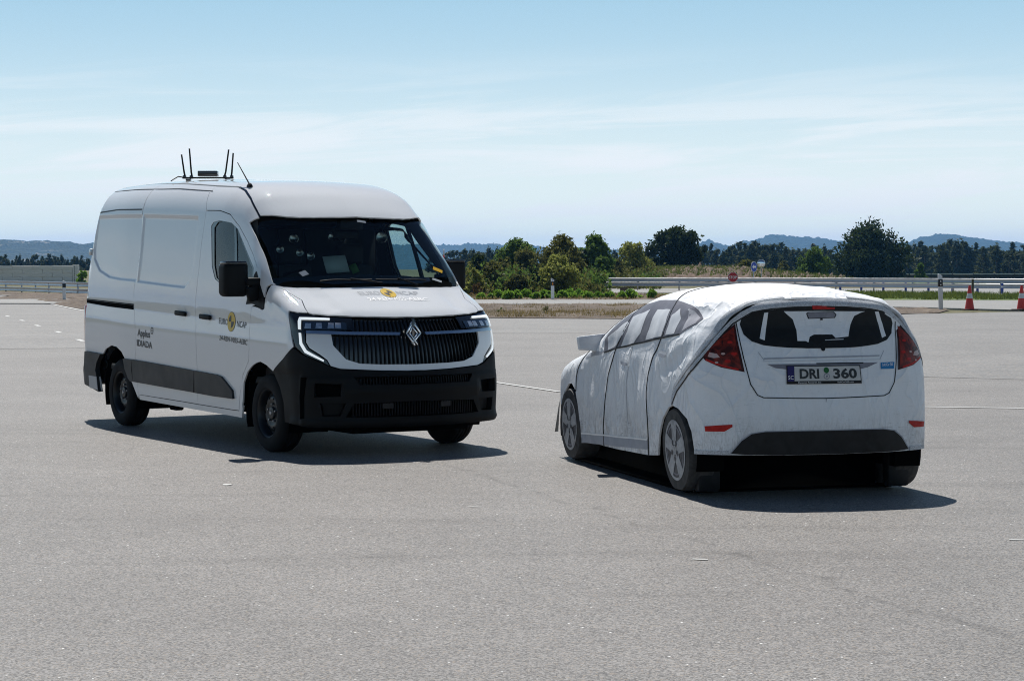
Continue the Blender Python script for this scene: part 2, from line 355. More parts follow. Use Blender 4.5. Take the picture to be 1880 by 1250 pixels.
def curve(pts, n=1200):
    """smooth monotone-safe cubic through the points, as a fast lookup"""
    p = np.array(sorted(pts), float); x, y = p[:, 0], p[:, 1]
    h = np.diff(x); d = np.diff(y) / h
    m = np.zeros(len(x)); m[0] = d[0]; m[-1] = d[-1]
    for i in range(1, len(x) - 1):
        if d[i - 1] * d[i] > 0:
            w1, w2 = 2 * h[i] + h[i - 1], h[i] + 2 * h[i - 1]
            m[i] = (w1 + w2) / (w1 / d[i - 1] + w2 / d[i])
    t = np.linspace(x[0], x[-1], n); k = np.clip(np.searchsorted(x, t) - 1, 0, len(h) - 1)
    s = (t - x[k]) / h[k]; hk = h[k]
    v = (2*s**3-3*s**2+1)*y[k] + (s**3-2*s**2+s)*hk*m[k] + (-2*s**3+3*s**2)*y[k+1] + (s**3-s**2)*hk*m[k+1]
    return lambda q: np.interp(q, t, v)
def smax(a, b, k):
    return np.maximum(a, b) + np.maximum(k - np.abs(a - b), 0)**2 / (4 * k)
def sstep(a, b, x):
    t = np.clip((x - a) / (b - a), 0, 1); return t * t * (3 - 2 * t)

V_half = curve([(.2,.965),(.35,.985),(.6,1.0),(.92,1.013),(1.03,1.011),(1.11,1.0045),(1.175,.9985),(1.25,.997),(1.5,.986),(1.7,.965),(1.95,.935),(2.2,.90),(2.4,.872),(2.6,.85)])
V_roof = curve([(-5,2.49),(-4.4,2.515),(-3.6,2.525),(-2.6,2.515),(-1.6,2.475),(-1.0,2.442),(-.75,2.40),(-.5,2.32),(-.33,2.22),(-.15,2.075),(.0,1.865),(.15,1.65),(.26,1.495),(.31,1.445),(.40,1.40),(.6,1.31),(.75,1.235),(.85,1.165),(.93,1.07),(1.05,.86)])
V_nose = curve([(.15,.90),(.22,.955),(.35,.985),(.55,.99),(.66,.985),(.72,.965),(.80,.95),(.95,.93),(1.05,.912),(1.15,.885),(1.3,.83),(1.5,.7)])
V_bow = curve([(0,0),(.3,.02),(.55,.068),(.75,.135),(.9,.215),(1.1,.36)])
V_tail = curve([(.2,-4.71),(.6,-4.745),(1.2,-4.70),(1.7,-4.63),(2.2,-4.51),(2.5,-4.42)])
V_wsbow = curve([(0,0),(.4,.025),(.7,.08),(.9,.15),(1.1,.24)])
def van_g(p):
    x, a, z = p[..., 0], np.abs(p[..., 1]), p[..., 2]
    w = V_half(z + .03 * (x + 2) * sstep(.4, 1.2, z))
    w = w - .02 * sstep(-.5, .9, x) * sstep(1.0, 1.5, z) - .03 * sstep(3.4, 4.7, -x)
    w = w - .05*sstep(-1.2,-.2,x)*sstep(1.5,2.3,z)
    side = a - w
    xe = x + V_wsbow(a) * sstep(-1.1, -.3, x) * (1 + .9 * sstep(1.5, 2.1, z))
    T = V_roof(xe); Tx = (V_roof(xe + .02) - V_roof(xe - .02)) / .04
    crown = .05 * (a / .9)**2 * (1-sstep(-.6,0,x)) + .012 * (a / .9)**2 * sstep(.1,.5,x)
    top = (z - T + crown) / np.sqrt(1 + Tx * Tx)
    front = (x - V_nose(z) + V_bow(a)) * .96
    rear = V_tail(z) + .06*(a/.9)**2 - x
    kt = .30 - .15 * sstep(-1.0, -.4, x) - .08 * sstep(-.1, .4, x)
    g = smax(side, top, kt)
    g = smax(g, front, .16 )
    g = smax(g, rear, .07)
    return g

F_half = curve([(.1,.885),(.3,.895),(.55,.905),(.75,.90),(.95,.885),(1.0,.875),(1.1,.865),(1.2,.835),(1.35,.765),(1.5,.67),(1.7,.45)])
F_top = curve([(-.8,1.30),(-.5,1.38),(-.2,1.455),(.2,1.495),(.7,1.505),(1.1,1.48),(1.4,1.40),(1.8,1.20),(2.15,1.02),(2.35,.96),(2.8,.88),(3.1,.80),(3.3,.70),(3.42,.55),(3.5,.3)])
F_bow = curve([(0,0),(.4,.02),(.65,.07),(.8,.14),(.95,.27),(1.1,.4)])
F_tail = curve([(.1,-.52),(.3,-.545),(.55,-.56),(.8,-.545),(.95,-.52),(1.1,-.48),(1.25,-.44),(1.34,-.44),(1.42,-.42),(1.6,-.3)])
def car_g(p):
    x, a, z = p[..., 0], np.abs(p[..., 1]), p[..., 2]
    w = F_half(z) - .07 * sstep(2.2, 3.4, x) - .10 * sstep(-.2, .45, -x) * sstep(.95, 1.3, z)
    side = (a - w) * .93
    T = F_top(x) - .07 * (a / .6)**2 * (1 - .85 * sstep(1.2, 2.1, x)); Tx = (F_top(x + .02) - F_top(x - .02)) / .04
    top = (z - T) / np.sqrt(1 + Tx * Tx)
    rear = F_tail(z) + F_bow(a) - x
    front = x - 3.42 + .25 * (a / .8)**2
    g = smax(side, top, .14)
    g = smax(g, rear, .10 - .055 * sstep(1.15, 1.3, z))
    return smax(g, front, .15)
V_axis = curve([(-5,1.2),(-.3,1.2),(.3,.98),(.9,.78)])
F_axis = curve([(-.7,.62),(2.0,.62),(3.5,.42)])
T = {
'rear_line': [(-3.696,0.432),(-3.163,0.642),(-3.112,0.754),(-3.1,0.85),(-3.094,0.959),(-3.092,1.081),(-3.104,1.229),(-3.139,1.387),(-3.109,1.573),(-3.062,1.733),(-3.06,1.875),(-3.069,2.007),(-3.121,2.093),(-3.065,2.2),(-3.042,2.289)],
'mid_line': [(-1.797,0.51),(-1.611,0.621),(-1.5,0.751),(-1.503,0.851),(-1.515,0.963),(-1.515,1.07),(-1.515,1.188),(-1.524,1.312),(-1.546,1.418),(-1.542,1.559),(-1.514,1.698),(-1.501,1.819),(-1.494,1.933),(-1.495,2.041),(-1.508,2.174),(-1.529,2.291)],
'door_top': [(-1.502,0.749),(-1.182,0.754),(-0.947,0.776),(-0.725,0.847),(-0.524,0.942),(-0.349,1.05),(-0.232,1.142)],
'door_front': [(-0.164,1.196),(-0.128,1.3),(-0.212,1.467),(-0.279,1.491),(-0.307,1.623),(-0.296,1.855),(-0.311,1.951),(-0.453,2.065),(-0.521,2.157),(-0.588,2.294)],
'door_bottom': [(-3.054,2.282),(-2.389,2.286),(-1.951,2.288),(-1.529,2.291),(-1.116,2.293),(-0.718,2.295),(-0.588,2.294)],
'sill_low': [(-3.041,2.317),(-2.407,2.322),(-1.979,2.325),(-1.567,2.328),(-1.047,2.331),(-0.551,2.335)],
'rail_roof': [(-4.367,0.538),(-4.332,0.444),(-4.031,0.434),(-3.713,0.43),(-3.103,0.484),(-2.613,0.511),(-2.151,0.525),(-1.741,0.529),(-1.385,0.538),(-1.159,0.545)],
'ditch': [(-1.159,0.545),(-0.905,0.598),(-0.709,0.655),(-0.523,0.729),(-0.455,0.761)],
'tri': [(-0.264,1.214),(-0.23,1.178),(-0.122,1.266),(-0.029,1.346),(-0.019,1.427),(-0.063,1.456),(-0.396,1.473),(-0.367,1.405),(-0.296,1.332)],
'hoodline': [(0.044,1.176),(0.07,1.17),(0.221,1.14),(0.386,1.123),(0.573,1.179)],
'hoodfront': [(0.578,1.183),(0.654,1.104),(0.691,1.03),(0.723,0.935),(0.747,0.782),(0.762,0.566),(0.774,0.276),(0.781,-0.076)],
'ws': [(-0.297,-0.612),(-0.221,-0.451),(-0.191,-0.291),(-0.173,-0.133),(-0.161,0.026),(-0.173,0.169),(-0.186,0.311),(-0.206,0.438),(-0.241,0.547),(-0.291,0.641),(-0.355,0.716),(-0.469,0.77),(-0.539,0.799),(-0.554,0.816),(-0.397,0.897),(-0.275,0.975),(-0.146,1.042),(-0.046,1.104),(0.042,1.162),(0.092,1.16),(0.153,1.138),(0.196,1.066),(0.229,0.979),(0.257,0.855),(0.275,0.691),(0.282,0.496),(0.287,0.253),(0.29,-0.024),(0.28,-0.326),(0.269,-0.583)],
'arch_f': [(-0.55,2.333),(-0.479,2.214),(-0.444,2.118),(-0.355,2.042),(-0.23,1.981),(-0.061,1.903),(0.069,1.873),(0.193,1.862)],
'bump_edge': [(0.193,1.862),(0.419,1.67),(0.578,1.51)],
'hl_edge': [(0.578,1.51),(0.514,1.384),(0.446,1.251)],
'hl_top': [(0.446,1.251),(0.522,1.224),(0.578,1.192)],
'arch_r': [(-3.168,2.304),(-3.205,2.212),(-3.261,2.187),(-3.345,2.121),(-3.379,2.029),(-3.464,1.975),(-3.593,1.938),(-3.753,1.929),(-3.946,1.971),(-4.043,2.019),(-4.182,2.095),(-4.237,2.159),(-4.205,2.203),(-4.18,2.241),(-4.171,2.307)],
'trim_door': [(-3.124,2.03),(-2.723,2.038),(-2.336,2.047),(-1.926,2.057),(-1.531,2.067),(-1.548,2.147),(-1.567,2.22),(-1.959,2.215),(-2.366,2.21),(-2.744,2.205),(-3.134,2.2),(-3.128,2.119)],
'trim_front': [(-1.525,2.066),(-1.274,2.072),(-1.028,2.078),(-0.908,2.089),(-0.675,2.175),(-0.664,2.228),(-0.883,2.227),(-1.106,2.227),(-1.541,2.221),(-1.532,2.147)],
'trim_quarter': [(-3.376,2.028),(-3.124,2.032),(-3.148,2.119),(-3.133,2.198),(-3.202,2.202),(-3.265,2.179),(-3.344,2.113)],
'bumper_rear': [(-4.559,2.011),(-4.043,2.017),(-4.182,2.095),(-4.237,2.159),(-4.205,2.203),(-4.173,2.311),(-4.618,2.279),(-4.645,2.2),(-4.592,2.108)],
'reflect': [(-4.45,2.208),(-4.197,2.206),(-4.184,2.297),(-4.449,2.295)],
'stamp_q': [(-4.424,0.735),(-4.321,0.735),(-3.883,0.745),(-3.476,0.753),(-3.104,0.756),(-3.087,0.835),(-3.073,0.923),(-3.078,1.033),(-3.083,1.154),(-3.1,1.284),(-3.544,1.271),(-3.881,1.249),(-4.211,1.182),(-4.416,1.066),(-4.454,0.965),(-4.448,0.848)],
'stamp_d': [(-3.067,0.757),(-2.803,0.761),(-2.545,0.766),(-2.265,0.771),(-1.991,0.776),(-1.67,0.784),(-1.644,0.896),(-1.654,0.988),(-1.666,1.088),(-1.678,1.196),(-1.739,1.279),(-1.837,1.339),(-2.095,1.33),(-2.359,1.32),(-2.702,1.305),(-3.054,1.291),(-3.038,1.156),(-3.034,1.031),(-3.041,0.93),(-3.052,0.839)],
'rail': [(-4.576,1.469),(-4.214,1.479),(-3.859,1.488),(-3.481,1.498),(-3.135,1.507),(-3.13,1.565),(-3.476,1.555),(-3.852,1.545),(-4.209,1.53),(-4.568,1.514)],
'window': [(-1.347,0.84),(-1.298,0.812),(-1.152,0.803),(-0.899,0.815),(-0.747,0.854),(-0.582,0.953),(-0.411,1.063),(-0.288,1.147),(-0.258,1.283),(-0.552,1.335),(-0.783,1.315),(-1.019,1.295),(-1.124,1.261),(-1.229,1.149),(-1.266,1.037),(-1.305,0.934)],
'pane': [(-1.264,0.857),(-1.198,0.823),(-1.122,0.817),(-0.881,0.83),(-0.765,0.865),(-0.62,0.957),(-0.47,1.059),(-0.328,1.161),(-0.295,1.267),(-0.579,1.311),(-0.997,1.275),(-1.091,1.242),(-1.17,1.135),(-1.215,0.987)],
'divider': [(-0.863,0.821),(-0.817,0.831),(-0.775,0.9),(-0.733,0.976),(-0.675,1.121),(-0.626,1.278),(-0.68,1.278),(-0.727,1.121),(-0.78,0.976),(-0.822,0.895)],
'handle_d': [(-2.016,1.549),(-1.715,1.568),(-1.708,1.612),(-2.014,1.591)],
'handle_f': [(-1.42,1.575),(-1.12,1.59),(-1.112,1.63),(-1.415,1.616)],
'circle': [(-0.705,1.634)],
't_euro': [(-0.983,1.657),(-0.785,1.667)],
't_ncap': [(-0.581,1.677),(-0.377,1.686)],
't_code': [(-0.952,1.8),(-0.33,1.827)],
't_appl': [(-2.99,1.815),(-2.653,1.827)],
't_plus': [(-2.604,1.759)],
't_idi': [(-3.011,1.908),(-2.603,1.923)],
't_heuro': [(0.413,0.53),(0.428,0.138)],
't_hncap': [(0.416,-0.295),(0.393,-0.667)],
't_hcode': [(0.499,0.505),(0.466,-0.765)],
'hcircle': [(0.397,-0.116)],
'crease': [(-3.113,1.577),(-2.717,1.587),(-2.333,1.597),(-1.921,1.608),(-1.523,1.618),(-1.112,1.63),(-0.816,1.636),(-0.527,1.643)],
'crease_up': [(-4.341,0.534),(-3.839,0.549),(-3.36,0.561),(-2.872,0.573),(-2.415,0.58),(-1.977,0.596),(-1.564,0.609)],
'seam_mid': [(-4.423,0.712),(-3.862,0.712),(-3.482,0.72),(-3.135,0.723)],
'f_hl': [(1.119,1.248),(0.949,1.226),(0.775,1.205),(0.547,1.192),(0.55,1.09),(0.749,1.09),(0.938,1.09),(0.947,1.065),(0.947,0.988),(0.916,0.935),(0.83,0.878),(0.769,0.834),(0.748,0.789),(0.808,0.82),(0.955,0.884),(1.036,0.947),(1.092,1.095)],
'f_drl1': [(1.011,1.198),(0.882,1.194),(0.751,1.188),(0.75,1.175),(0.881,1.178),(0.992,1.18),(0.988,1.097),(1.009,1.099),(1.018,1.166)],
'f_drl2': [(1.002,1.069),(0.984,1.067),(0.971,0.984),(0.932,0.921),(0.791,0.838),(0.795,0.824),(0.946,0.9),(0.991,0.972)],
'f_lens': [(0.976,1.166),(0.792,1.159),(0.604,1.151),(0.607,1.093),(0.79,1.094),(0.968,1.099)],
'f_white': [(0.941,1.079),(0.735,1.064),(0.717,0.963),(0.613,0.844),(0.502,0.807),(0.319,0.797),(0.071,0.792),(0.077,0.736),(0.336,0.744),(0.502,0.754),(0.662,0.763),(0.739,0.787),(0.767,0.838),(0.822,0.882),(0.91,0.94),(0.94,0.989)],
'f_chrome': [(0.94,1.086),(0.754,1.08),(0.565,1.072),(0.351,1.067),(0.123,1.062),(0.132,1.039),(0.356,1.043),(0.566,1.047),(0.754,1.053),(0.938,1.059)],
'f_grille_top': [(0.536,1.196),(0.269,1.189),(-0.053,1.186),(-0.001,1.055),(0.297,1.064),(0.546,1.086)],
'f_grille_low': [(0.735,1.064),(0.717,0.963),(0.613,0.844),(0.502,0.806),(0.319,0.796),(0.036,0.791),(-0.001,1.055),(0.299,1.05),(0.542,1.058)],
'f_bump_top': [(1.355,0.722),(1.172,0.839),(1.051,0.945),(0.955,0.88),(0.808,0.815),(0.743,0.783),(0.662,0.759),(0.502,0.75),(0.337,0.74),(0.042,0.733)],
'f_bump_side': [(1.355,0.722),(1.244,0.586),(1.19,0.459),(1.188,0.287)],
'f_bump_low': [(1.188,0.287),(0.98,0.319),(0.769,0.296),(0.598,0.274),(0.464,0.268),(0.326,0.262),(0.046,0.261)],
'f_intake_up': [(0.555,0.686),(0.327,0.686),(0.05,0.686),(0.055,0.621),(0.33,0.626),(0.507,0.628)],
'f_intake_low': [(0.557,0.461),(0.331,0.467),(0.055,0.475),(0.054,0.347),(0.33,0.352),(0.476,0.353),(0.616,0.352)],
'f_pod_up': [(0.862,0.636),(0.662,0.625),(0.675,0.528),(0.866,0.524)],
'f_pod_low': [(0.819,0.469),(0.598,0.466),(0.646,0.36),(0.803,0.361)],
'f_groove': [(0.961,0.675),(0.915,0.679),(0.938,0.518),(0.94,0.354),(0.979,0.343),(0.981,0.516)],
'f_emblem': [(-0.039,1.155),(0.079,1.052),(-0.089,1.049),(0.014,0.946)],
'f_pod_upR': [(-0.641,0.633),(-0.806,0.641),(-0.801,0.534),(-0.632,0.527)],
'c_seamA': [(0.693,0.431),(0.816,0.531),(0.63,0.657),(0.491,0.779),(0.395,0.914),(0.411,1.032),(0.477,1.106),(0.55,1.183),(0.579,1.263),(0.622,1.344),(0.648,1.481),(0.627,1.593),(0.615,1.705),(0.626,1.852),(0.638,1.989)],
'c_seamB': [(1.153,0.683),(1.253,0.755),(1.411,0.812),(1.288,0.912),(1.288,0.986),(1.328,1.074),(1.414,1.161),(1.475,1.276),(1.563,1.395),(1.595,1.508),(1.633,1.623),(1.659,1.744),(1.696,1.864),(1.703,2.009)],
'c_seamC': [(2.245,1.259),(2.354,1.352),(2.403,1.423),(2.402,1.548)],
'c_hem': [(-0.389,0.578),(-0.384,0.686),(-0.367,0.792),(-0.353,0.879),(-0.344,0.967),(-0.33,1.051),(-0.302,1.131),(-0.244,1.225),(-0.104,1.314),(0.047,1.415),(0.113,1.553)],
'c_win': [(1.68,1.217),(1.387,1.162),(0.987,1.117),(0.715,1.089),(0.456,1.061),(0.26,1.041),(0.086,1.02),(-0.009,0.97),(-0.085,0.917),(-0.115,0.866),(-0.073,0.857),(0.162,0.814),(0.349,0.777),(0.554,0.75),(0.967,0.752),(1.208,0.771),(1.285,0.82),(1.34,0.89),(1.442,0.952),(1.546,1.01),(1.683,1.066)],
'c_p1': [(1.617,1.191),(1.663,1.09),(1.462,1.023),(1.307,0.954),(1.247,0.972),(1.308,1.06),(1.423,1.146)],
'c_p2': [(1.324,1.15),(1.226,1.035),(1.233,0.912),(0.921,0.847),(0.914,0.95),(0.916,1.035),(1.03,1.113)],
'c_p3': [(0.786,1.084),(0.758,1.002),(0.765,0.918),(0.756,0.846),(0.477,0.842),(0.427,0.949),(0.44,1.047)],
'c_p4': [(0.361,1.036),(0.355,0.962),(0.373,0.887),(0.34,0.871),(0.3,0.828),(0.189,0.904),(0.196,1.02)],
'c_p5': [(0.068,0.995),(0.078,0.915),(0.13,0.829),(-0.086,0.868),(-0.073,0.919)],
'c_h1': [(1.331,1.31),(1.13,1.278),(1.126,1.242),(1.212,1.259)],
'c_h2': [(0.452,1.189),(0.317,1.171),(0.313,1.151),(0.448,1.166)],
'c_sill': [(2.302,1.942),(1.988,1.937),(1.69,1.918),(1.322,1.899),(0.97,1.879),(0.633,1.861),(0.634,1.871),(0.972,1.89),(1.324,1.909),(1.691,1.929),(1.989,1.947),(2.303,1.953)],
'c_tri': [(2.222,1.275),(2.135,1.227),(1.68,1.201),(1.829,1.238)],
'c_bottom': [(2.325,1.979),(2.042,2.006),(1.704,2.013),(1.153,2.001),(0.638,1.993),(0.432,1.976)],
'c_arch_f': [(2.325,1.979),(2.34,1.865),(2.354,1.776),(2.372,1.685),(2.434,1.561),(2.566,1.478),(2.719,1.459)],
'c_arch_r': [(0.432,1.972),(0.39,1.83),(0.317,1.682),(0.203,1.585),(0.113,1.558)],
'r_arch': [(1.196,0.632),(1.085,0.617),(0.967,0.556),(0.916,0.473),(0.901,0.395),(0.888,0.318)],
'r_side': [(0.502,1.349),(0.589,1.311),(0.663,1.25),(0.713,1.189),(0.762,1.128),(0.807,1.067),(0.855,1.005),(0.92,0.929),(1.018,0.847),(1.136,0.753),(1.197,0.636)],
'r_hem_low': [(1.135,0.73),(0.994,0.83),(0.904,0.911),(0.841,0.987),(0.794,1.047),(0.749,1.106),(0.699,1.168),(0.648,1.231),(0.581,1.275),(0.514,1.318),(0.443,1.328),(0.371,1.337),(0.293,1.342),(0.213,1.348),(0.092,1.351),(-0.031,1.354)],
'r_glass': [(0.59,1.259),(0.597,1.222),(0.569,1.155),(0.514,1.106),(0.432,1.078),(0.348,1.068),(0.261,1.059),(0.128,1.056),(-0.008,1.054),(-0.027,1.186),(-0.032,1.32),(0.079,1.319),(0.188,1.318),(0.311,1.313),(0.429,1.308),(0.542,1.287)],
'r_band': [(0.5,1.315),(0.429,1.326),(0.311,1.333),(0.189,1.339),(0.079,1.342),(-0.032,1.346),(-0.032,1.322),(0.079,1.321),(0.188,1.32),(0.311,1.315),(0.429,1.309),(0.535,1.29)],
'r_wc': [(0.281,1.316),(0.268,1.303),(0.211,1.258),(0.187,1.181),(0.188,1.107),(0.123,1.106),(0.106,1.096),(0.092,1.135),(0.057,1.15),(-0.086,1.149),(-0.108,1.125),(-0.214,1.135),(-0.246,1.217),(-0.277,1.279),(-0.334,1.304),(-0.366,1.312),(-0.235,1.313),(-0.103,1.314),(0.029,1.315),(0.156,1.315)],
'r_ws': [(0.426,1.305),(0.397,1.309),(0.406,1.238),(0.417,1.168),(0.424,1.113),(0.459,1.127),(0.442,1.216)],
'r_wr': [(-0.444,1.309),(-0.476,1.31),(-0.505,1.222),(-0.513,1.135),(-0.475,1.121),(-0.471,1.215)],
'r_mirror': [(0.11,1.3),(0.095,1.309),(-0.008,1.31),(-0.114,1.311),(-0.136,1.291),(-0.123,1.266),(-0.012,1.264),(0.094,1.261)],
'r_brake': [(0.063,1.353),(-0.03,1.353),(-0.126,1.354),(-0.119,1.328),(-0.029,1.328),(0.059,1.328)],
'r_tl': [(0.627,1.231),(0.716,1.155),(0.777,1.091),(0.842,1.028),(0.847,1.007),(0.816,0.973),(0.708,0.926),(0.634,0.911),(0.56,0.895),(0.58,0.989),(0.608,1.113)],
'r_hatch': [(0.621,1.238),(0.607,1.169),(0.587,1.079),(0.567,0.989),(0.544,0.899),(0.521,0.809),(0.476,0.736),(0.436,0.718),(0.356,0.716),(0.273,0.713),(0.146,0.71),(0.017,0.708)],
'r_recess': [(0.414,0.949),(0.282,0.949),(0.144,0.949),(0.004,0.949),(-0.136,0.951),(-0.275,0.952),(-0.414,0.953),(-0.33,0.92),(-0.267,0.907),(-0.13,0.91),(0.007,0.912),(0.143,0.912),(0.276,0.912),(0.353,0.922)],
'r_ridge': [(0.434,0.992),(0.33,0.994),(0.222,0.995),(0.111,0.997),(-0.001,0.998),(-0.145,1.0),(-0.289,1.002),(-0.433,1.003),(-0.428,0.995),(-0.285,0.993),(-0.143,0.99),(0.0,0.988),(0.111,0.987),(0.221,0.986),(0.328,0.984),(0.431,0.983)],
'r_plate': [(0.278,0.937),(-0.268,0.935),(-0.25,0.808),(0.278,0.811)],
'r_sticker': [(-0.431,0.95),(-0.541,0.952),(-0.529,0.905),(-0.427,0.905)],
'r_refl': [(0.811,0.518),(0.722,0.527),(0.636,0.533),(0.634,0.517),(0.684,0.484),(0.807,0.482)],
'r_diff': [(0.647,0.328),(0.577,0.419),(0.513,0.467),(0.423,0.482),(0.325,0.482),(0.225,0.482),(0.122,0.482),(0.018,0.482),(0.015,0.398),(0.012,0.313),(0.128,0.316),(0.242,0.318),(0.353,0.32),(0.454,0.324),(0.551,0.327)],
'r_bot': [(0.89,0.317),(0.761,0.322),(0.647,0.321),(0.551,0.321),(0.454,0.321),(0.353,0.319),(0.242,0.317),(0.127,0.314),(0.012,0.312)],
'r_wiper': [(0.001,1.05)],
}
# ------------------------------------------------------------------ panels laid on a body surface
class Dom:
    def __init__(s, kind, g, axis=None, side=1, x0=0., k=1.):
        s.kind, s.g, s.axis, s.side, s.x0, s.k = kind, g, axis, side, x0, k; s.disp = None
    def raw(s, uv):
        u, v = uv[:, 0], uv[:, 1]; Z = np.zeros_like(u)
        if s.kind == 'tube':
            o = np.stack([u, Z, s.axis(u)], 1); d = np.stack([Z, s.side * np.sin(v), np.cos(v)], 1)
        elif s.kind == 'front':
            th = u / s.k; o = np.stack([Z + s.x0, Z, v], 1); d = np.stack([np.cos(th), -np.sin(th), Z], 1)
        else:
            th = u / s.k; o = np.stack([Z + s.x0, Z, v], 1); d = np.stack([-np.cos(th), np.sin(th), Z], 1)
        a = np.full(len(u), .02); b = np.full(len(u), 2.4)
        for _ in range(34):
            m = (a + b) / 2; neg = s.g(o + m[:, None] * d) < 0
            a = np.where(neg, m, a); b = np.where(neg, b, m)
        return o + a[:, None] * d
    def grad(s, P):
        e = 2e-3; G = np.zeros_like(P)
        for i in range(3):
            D_ = np.zeros(3); D_[i] = e
            G[:, i] = s.g(P + D_) - s.g(P - D_)
        return G / (np.linalg.norm(G, axis=1)[:, None] + 1e-12)
    def full(s, uv):
        P = s.raw(uv); N = s.grad(P)
        if s.disp is not None: P = P + N * s.disp(uv, P)[:, None]
        return P, N
    def map(s, uv, off=0.):
        uv = np.asarray(uv, float); P, N = s.full(uv)
        if s.disp is not None:
            e = 4e-3; A = s.full(uv + [e, 0])[0] - s.full(uv - [e, 0])[0]; B = s.full(uv + [0, e])[0] - s.full(uv - [0, e])[0]
            C = np.cross(A, B); C /= np.linalg.norm(C, axis=1)[:, None] + 1e-12
            C *= np.sign((C * N).sum(1))[:, None]; N = C
        return P + N * off, N
def resample(poly, step):
    out = []; n = len(poly)
    for i in range(n):
        a, b = np.array(poly[i], float), np.array(poly[(i + 1) % n], float); k = max(1, int(math.ceil(np.linalg.norm(b - a) / step)))
        for j in range(k): out.append(a + (b - a) * j / k)
    return np.array(out)
def area2(p): x, y = p[:, 0], p[:, 1]; return (x * np.roll(y, -1) - np.roll(x, -1) * y).sum()
def inset(poly, d):
    p = np.array(poly, float)
    keep = [i for i in range(len(p)) if np.linalg.norm(p[i] - p[i - 1]) > 1e-5]; p = p[keep]
    if area2(p) < 0: p = p[::-1]
    if not d: return p
    e = np.roll(p, -1, 0) - p; e /= np.linalg.norm(e, axis=1)[:, None] + 1e-12
    n = np.stack([-e[:, 1], e[:, 0]], 1); n0 = np.roll(n, 1, 0); m = n + n0; l = (m * m).sum(1)[:, None]
    return p + d * 2 * m / np.maximum(l, 1.)
def inside(pts, poly):
    x, y = pts[:, 0][:, None], pts[:, 1][:, None]; a, b = poly, np.roll(poly, -1, 0)
    c = ((a[:, 1] > y) != (b[:, 1] > y)) & (x < (b[:, 0] - a[:, 0]) * (y - a[:, 1]) / (b[:, 1] - a[:, 1] + 1e-15) + a[:, 0])
    return c.sum(1) % 2 == 1
def segdist(pts, poly):
    out = np.full(len(pts), 1e9)
    for a, b in zip(poly, np.roll(poly, -1, 0)):
        d = b - a; t_ = np.clip(((pts - a) @ d) / (d @ d + 1e-15), 0, 1)
        out = np.minimum(out, np.hypot(*(pts - a - t_[:, None] * d).T))
    return out
def panel(name, dom, poly, mat, parent, off=0., holes=(), gap=.0025, res=.06, estep=.03, thick=.014, mirror=False, kind=None, extra=None):
    """cut a sheet out of the body surface: crisp outline, holes, folded-in edge"""
    outer = resample(inset(poly, gap), estep); hs = [resample(inset(h, -gap), estep) for h in holes]
    loops = [outer] + hs
    lo, hi = outer.min(0), outer.max(0)
    gx, gy = np.meshgrid(np.arange(lo[0] + res / 2, hi[0], res), np.arange(lo[1] + res / 2, hi[1], res)); G = np.stack([gx.ravel(), gy.ravel()], 1)
    if extra is not None:
        d_ = segdist(G, extra); G = np.concatenate([G[d_ > .012], extra])
    if len(G):
        ok = inside(G, outer)
        for h in hs: ok &= ~inside(G, h)
        G = G[ok]
    if len(G):
        dd = np.min([segdist(G, l) for l in loops], 0); G = G[dd > (res * .42 if extra is None else .006)]
    V = np.concatenate(loops + ([G] if len(G) else [])); E = []; k = 0
    for l in loops: E += [(k + i, k + (i + 1) % len(l)) for i in range(len(l))]; k += len(l)
    v2, _, f2, _, _, _ = delaunay_2d_cdt([Vector(p) for p in V], E, [], 0, 1e-6)
    v2 = np.array([tuple(p) for p in v2]); f2 = np.array([f for f in f2 if len(f) == 3])
    cen = v2[f2].mean(1); ok = inside(cen, outer)
    for h in hs: ok &= ~inside(cen, h)
    f2 = f2[ok]
    P, N = dom.map(v2, off)
    a, b, c = P[f2[:, 0]], P[f2[:, 1]], P[f2[:, 2]]
    flip = (np.cross(b - a, c - a) * N[f2].mean(1)).sum(1) < 0
    f2[flip] = f2[flip][:, ::-1]
    faces = [tuple(f) for f in f2]; verts = [P]; norms = [N]; base = len(P)
    if thick:
        cnt = {}
        for f in faces:
            for i in range(3):
                e = (f[i], f[(i + 1) % 3]); cnt[e] = 1
        bound = [e for e in cnt if (e[1], e[0]) not in cnt]
        for (i, j) in bound:
            p, q = P[i], P[j]; ni, nj = N[i], N[j]; w = np.cross(q - p, (ni + nj) / 2); w /= np.linalg.norm(w) + 1e-12
            verts.append(np.stack([p, q, q - nj * thick, p - ni * thick])); norms.append(np.stack([w] * 4))
            faces.append((base + 3, base + 2, base + 1, base)[::-1] if False else (base + 1, base, base + 3, base + 2)); base += 4
    verts = np.concatenate(verts); norms = np.concatenate(norms)
    o = mobj(name, verts, faces, mat, parent, normals=norms, kind=kind)
    if mirror:
        vm = verts * [1, -1, 1]; nm = norms * [1, -1, 1]
        mobj(name, vm, [f[::-1] for f in faces], mat, parent, normals=nm, kind=kind)
    return o
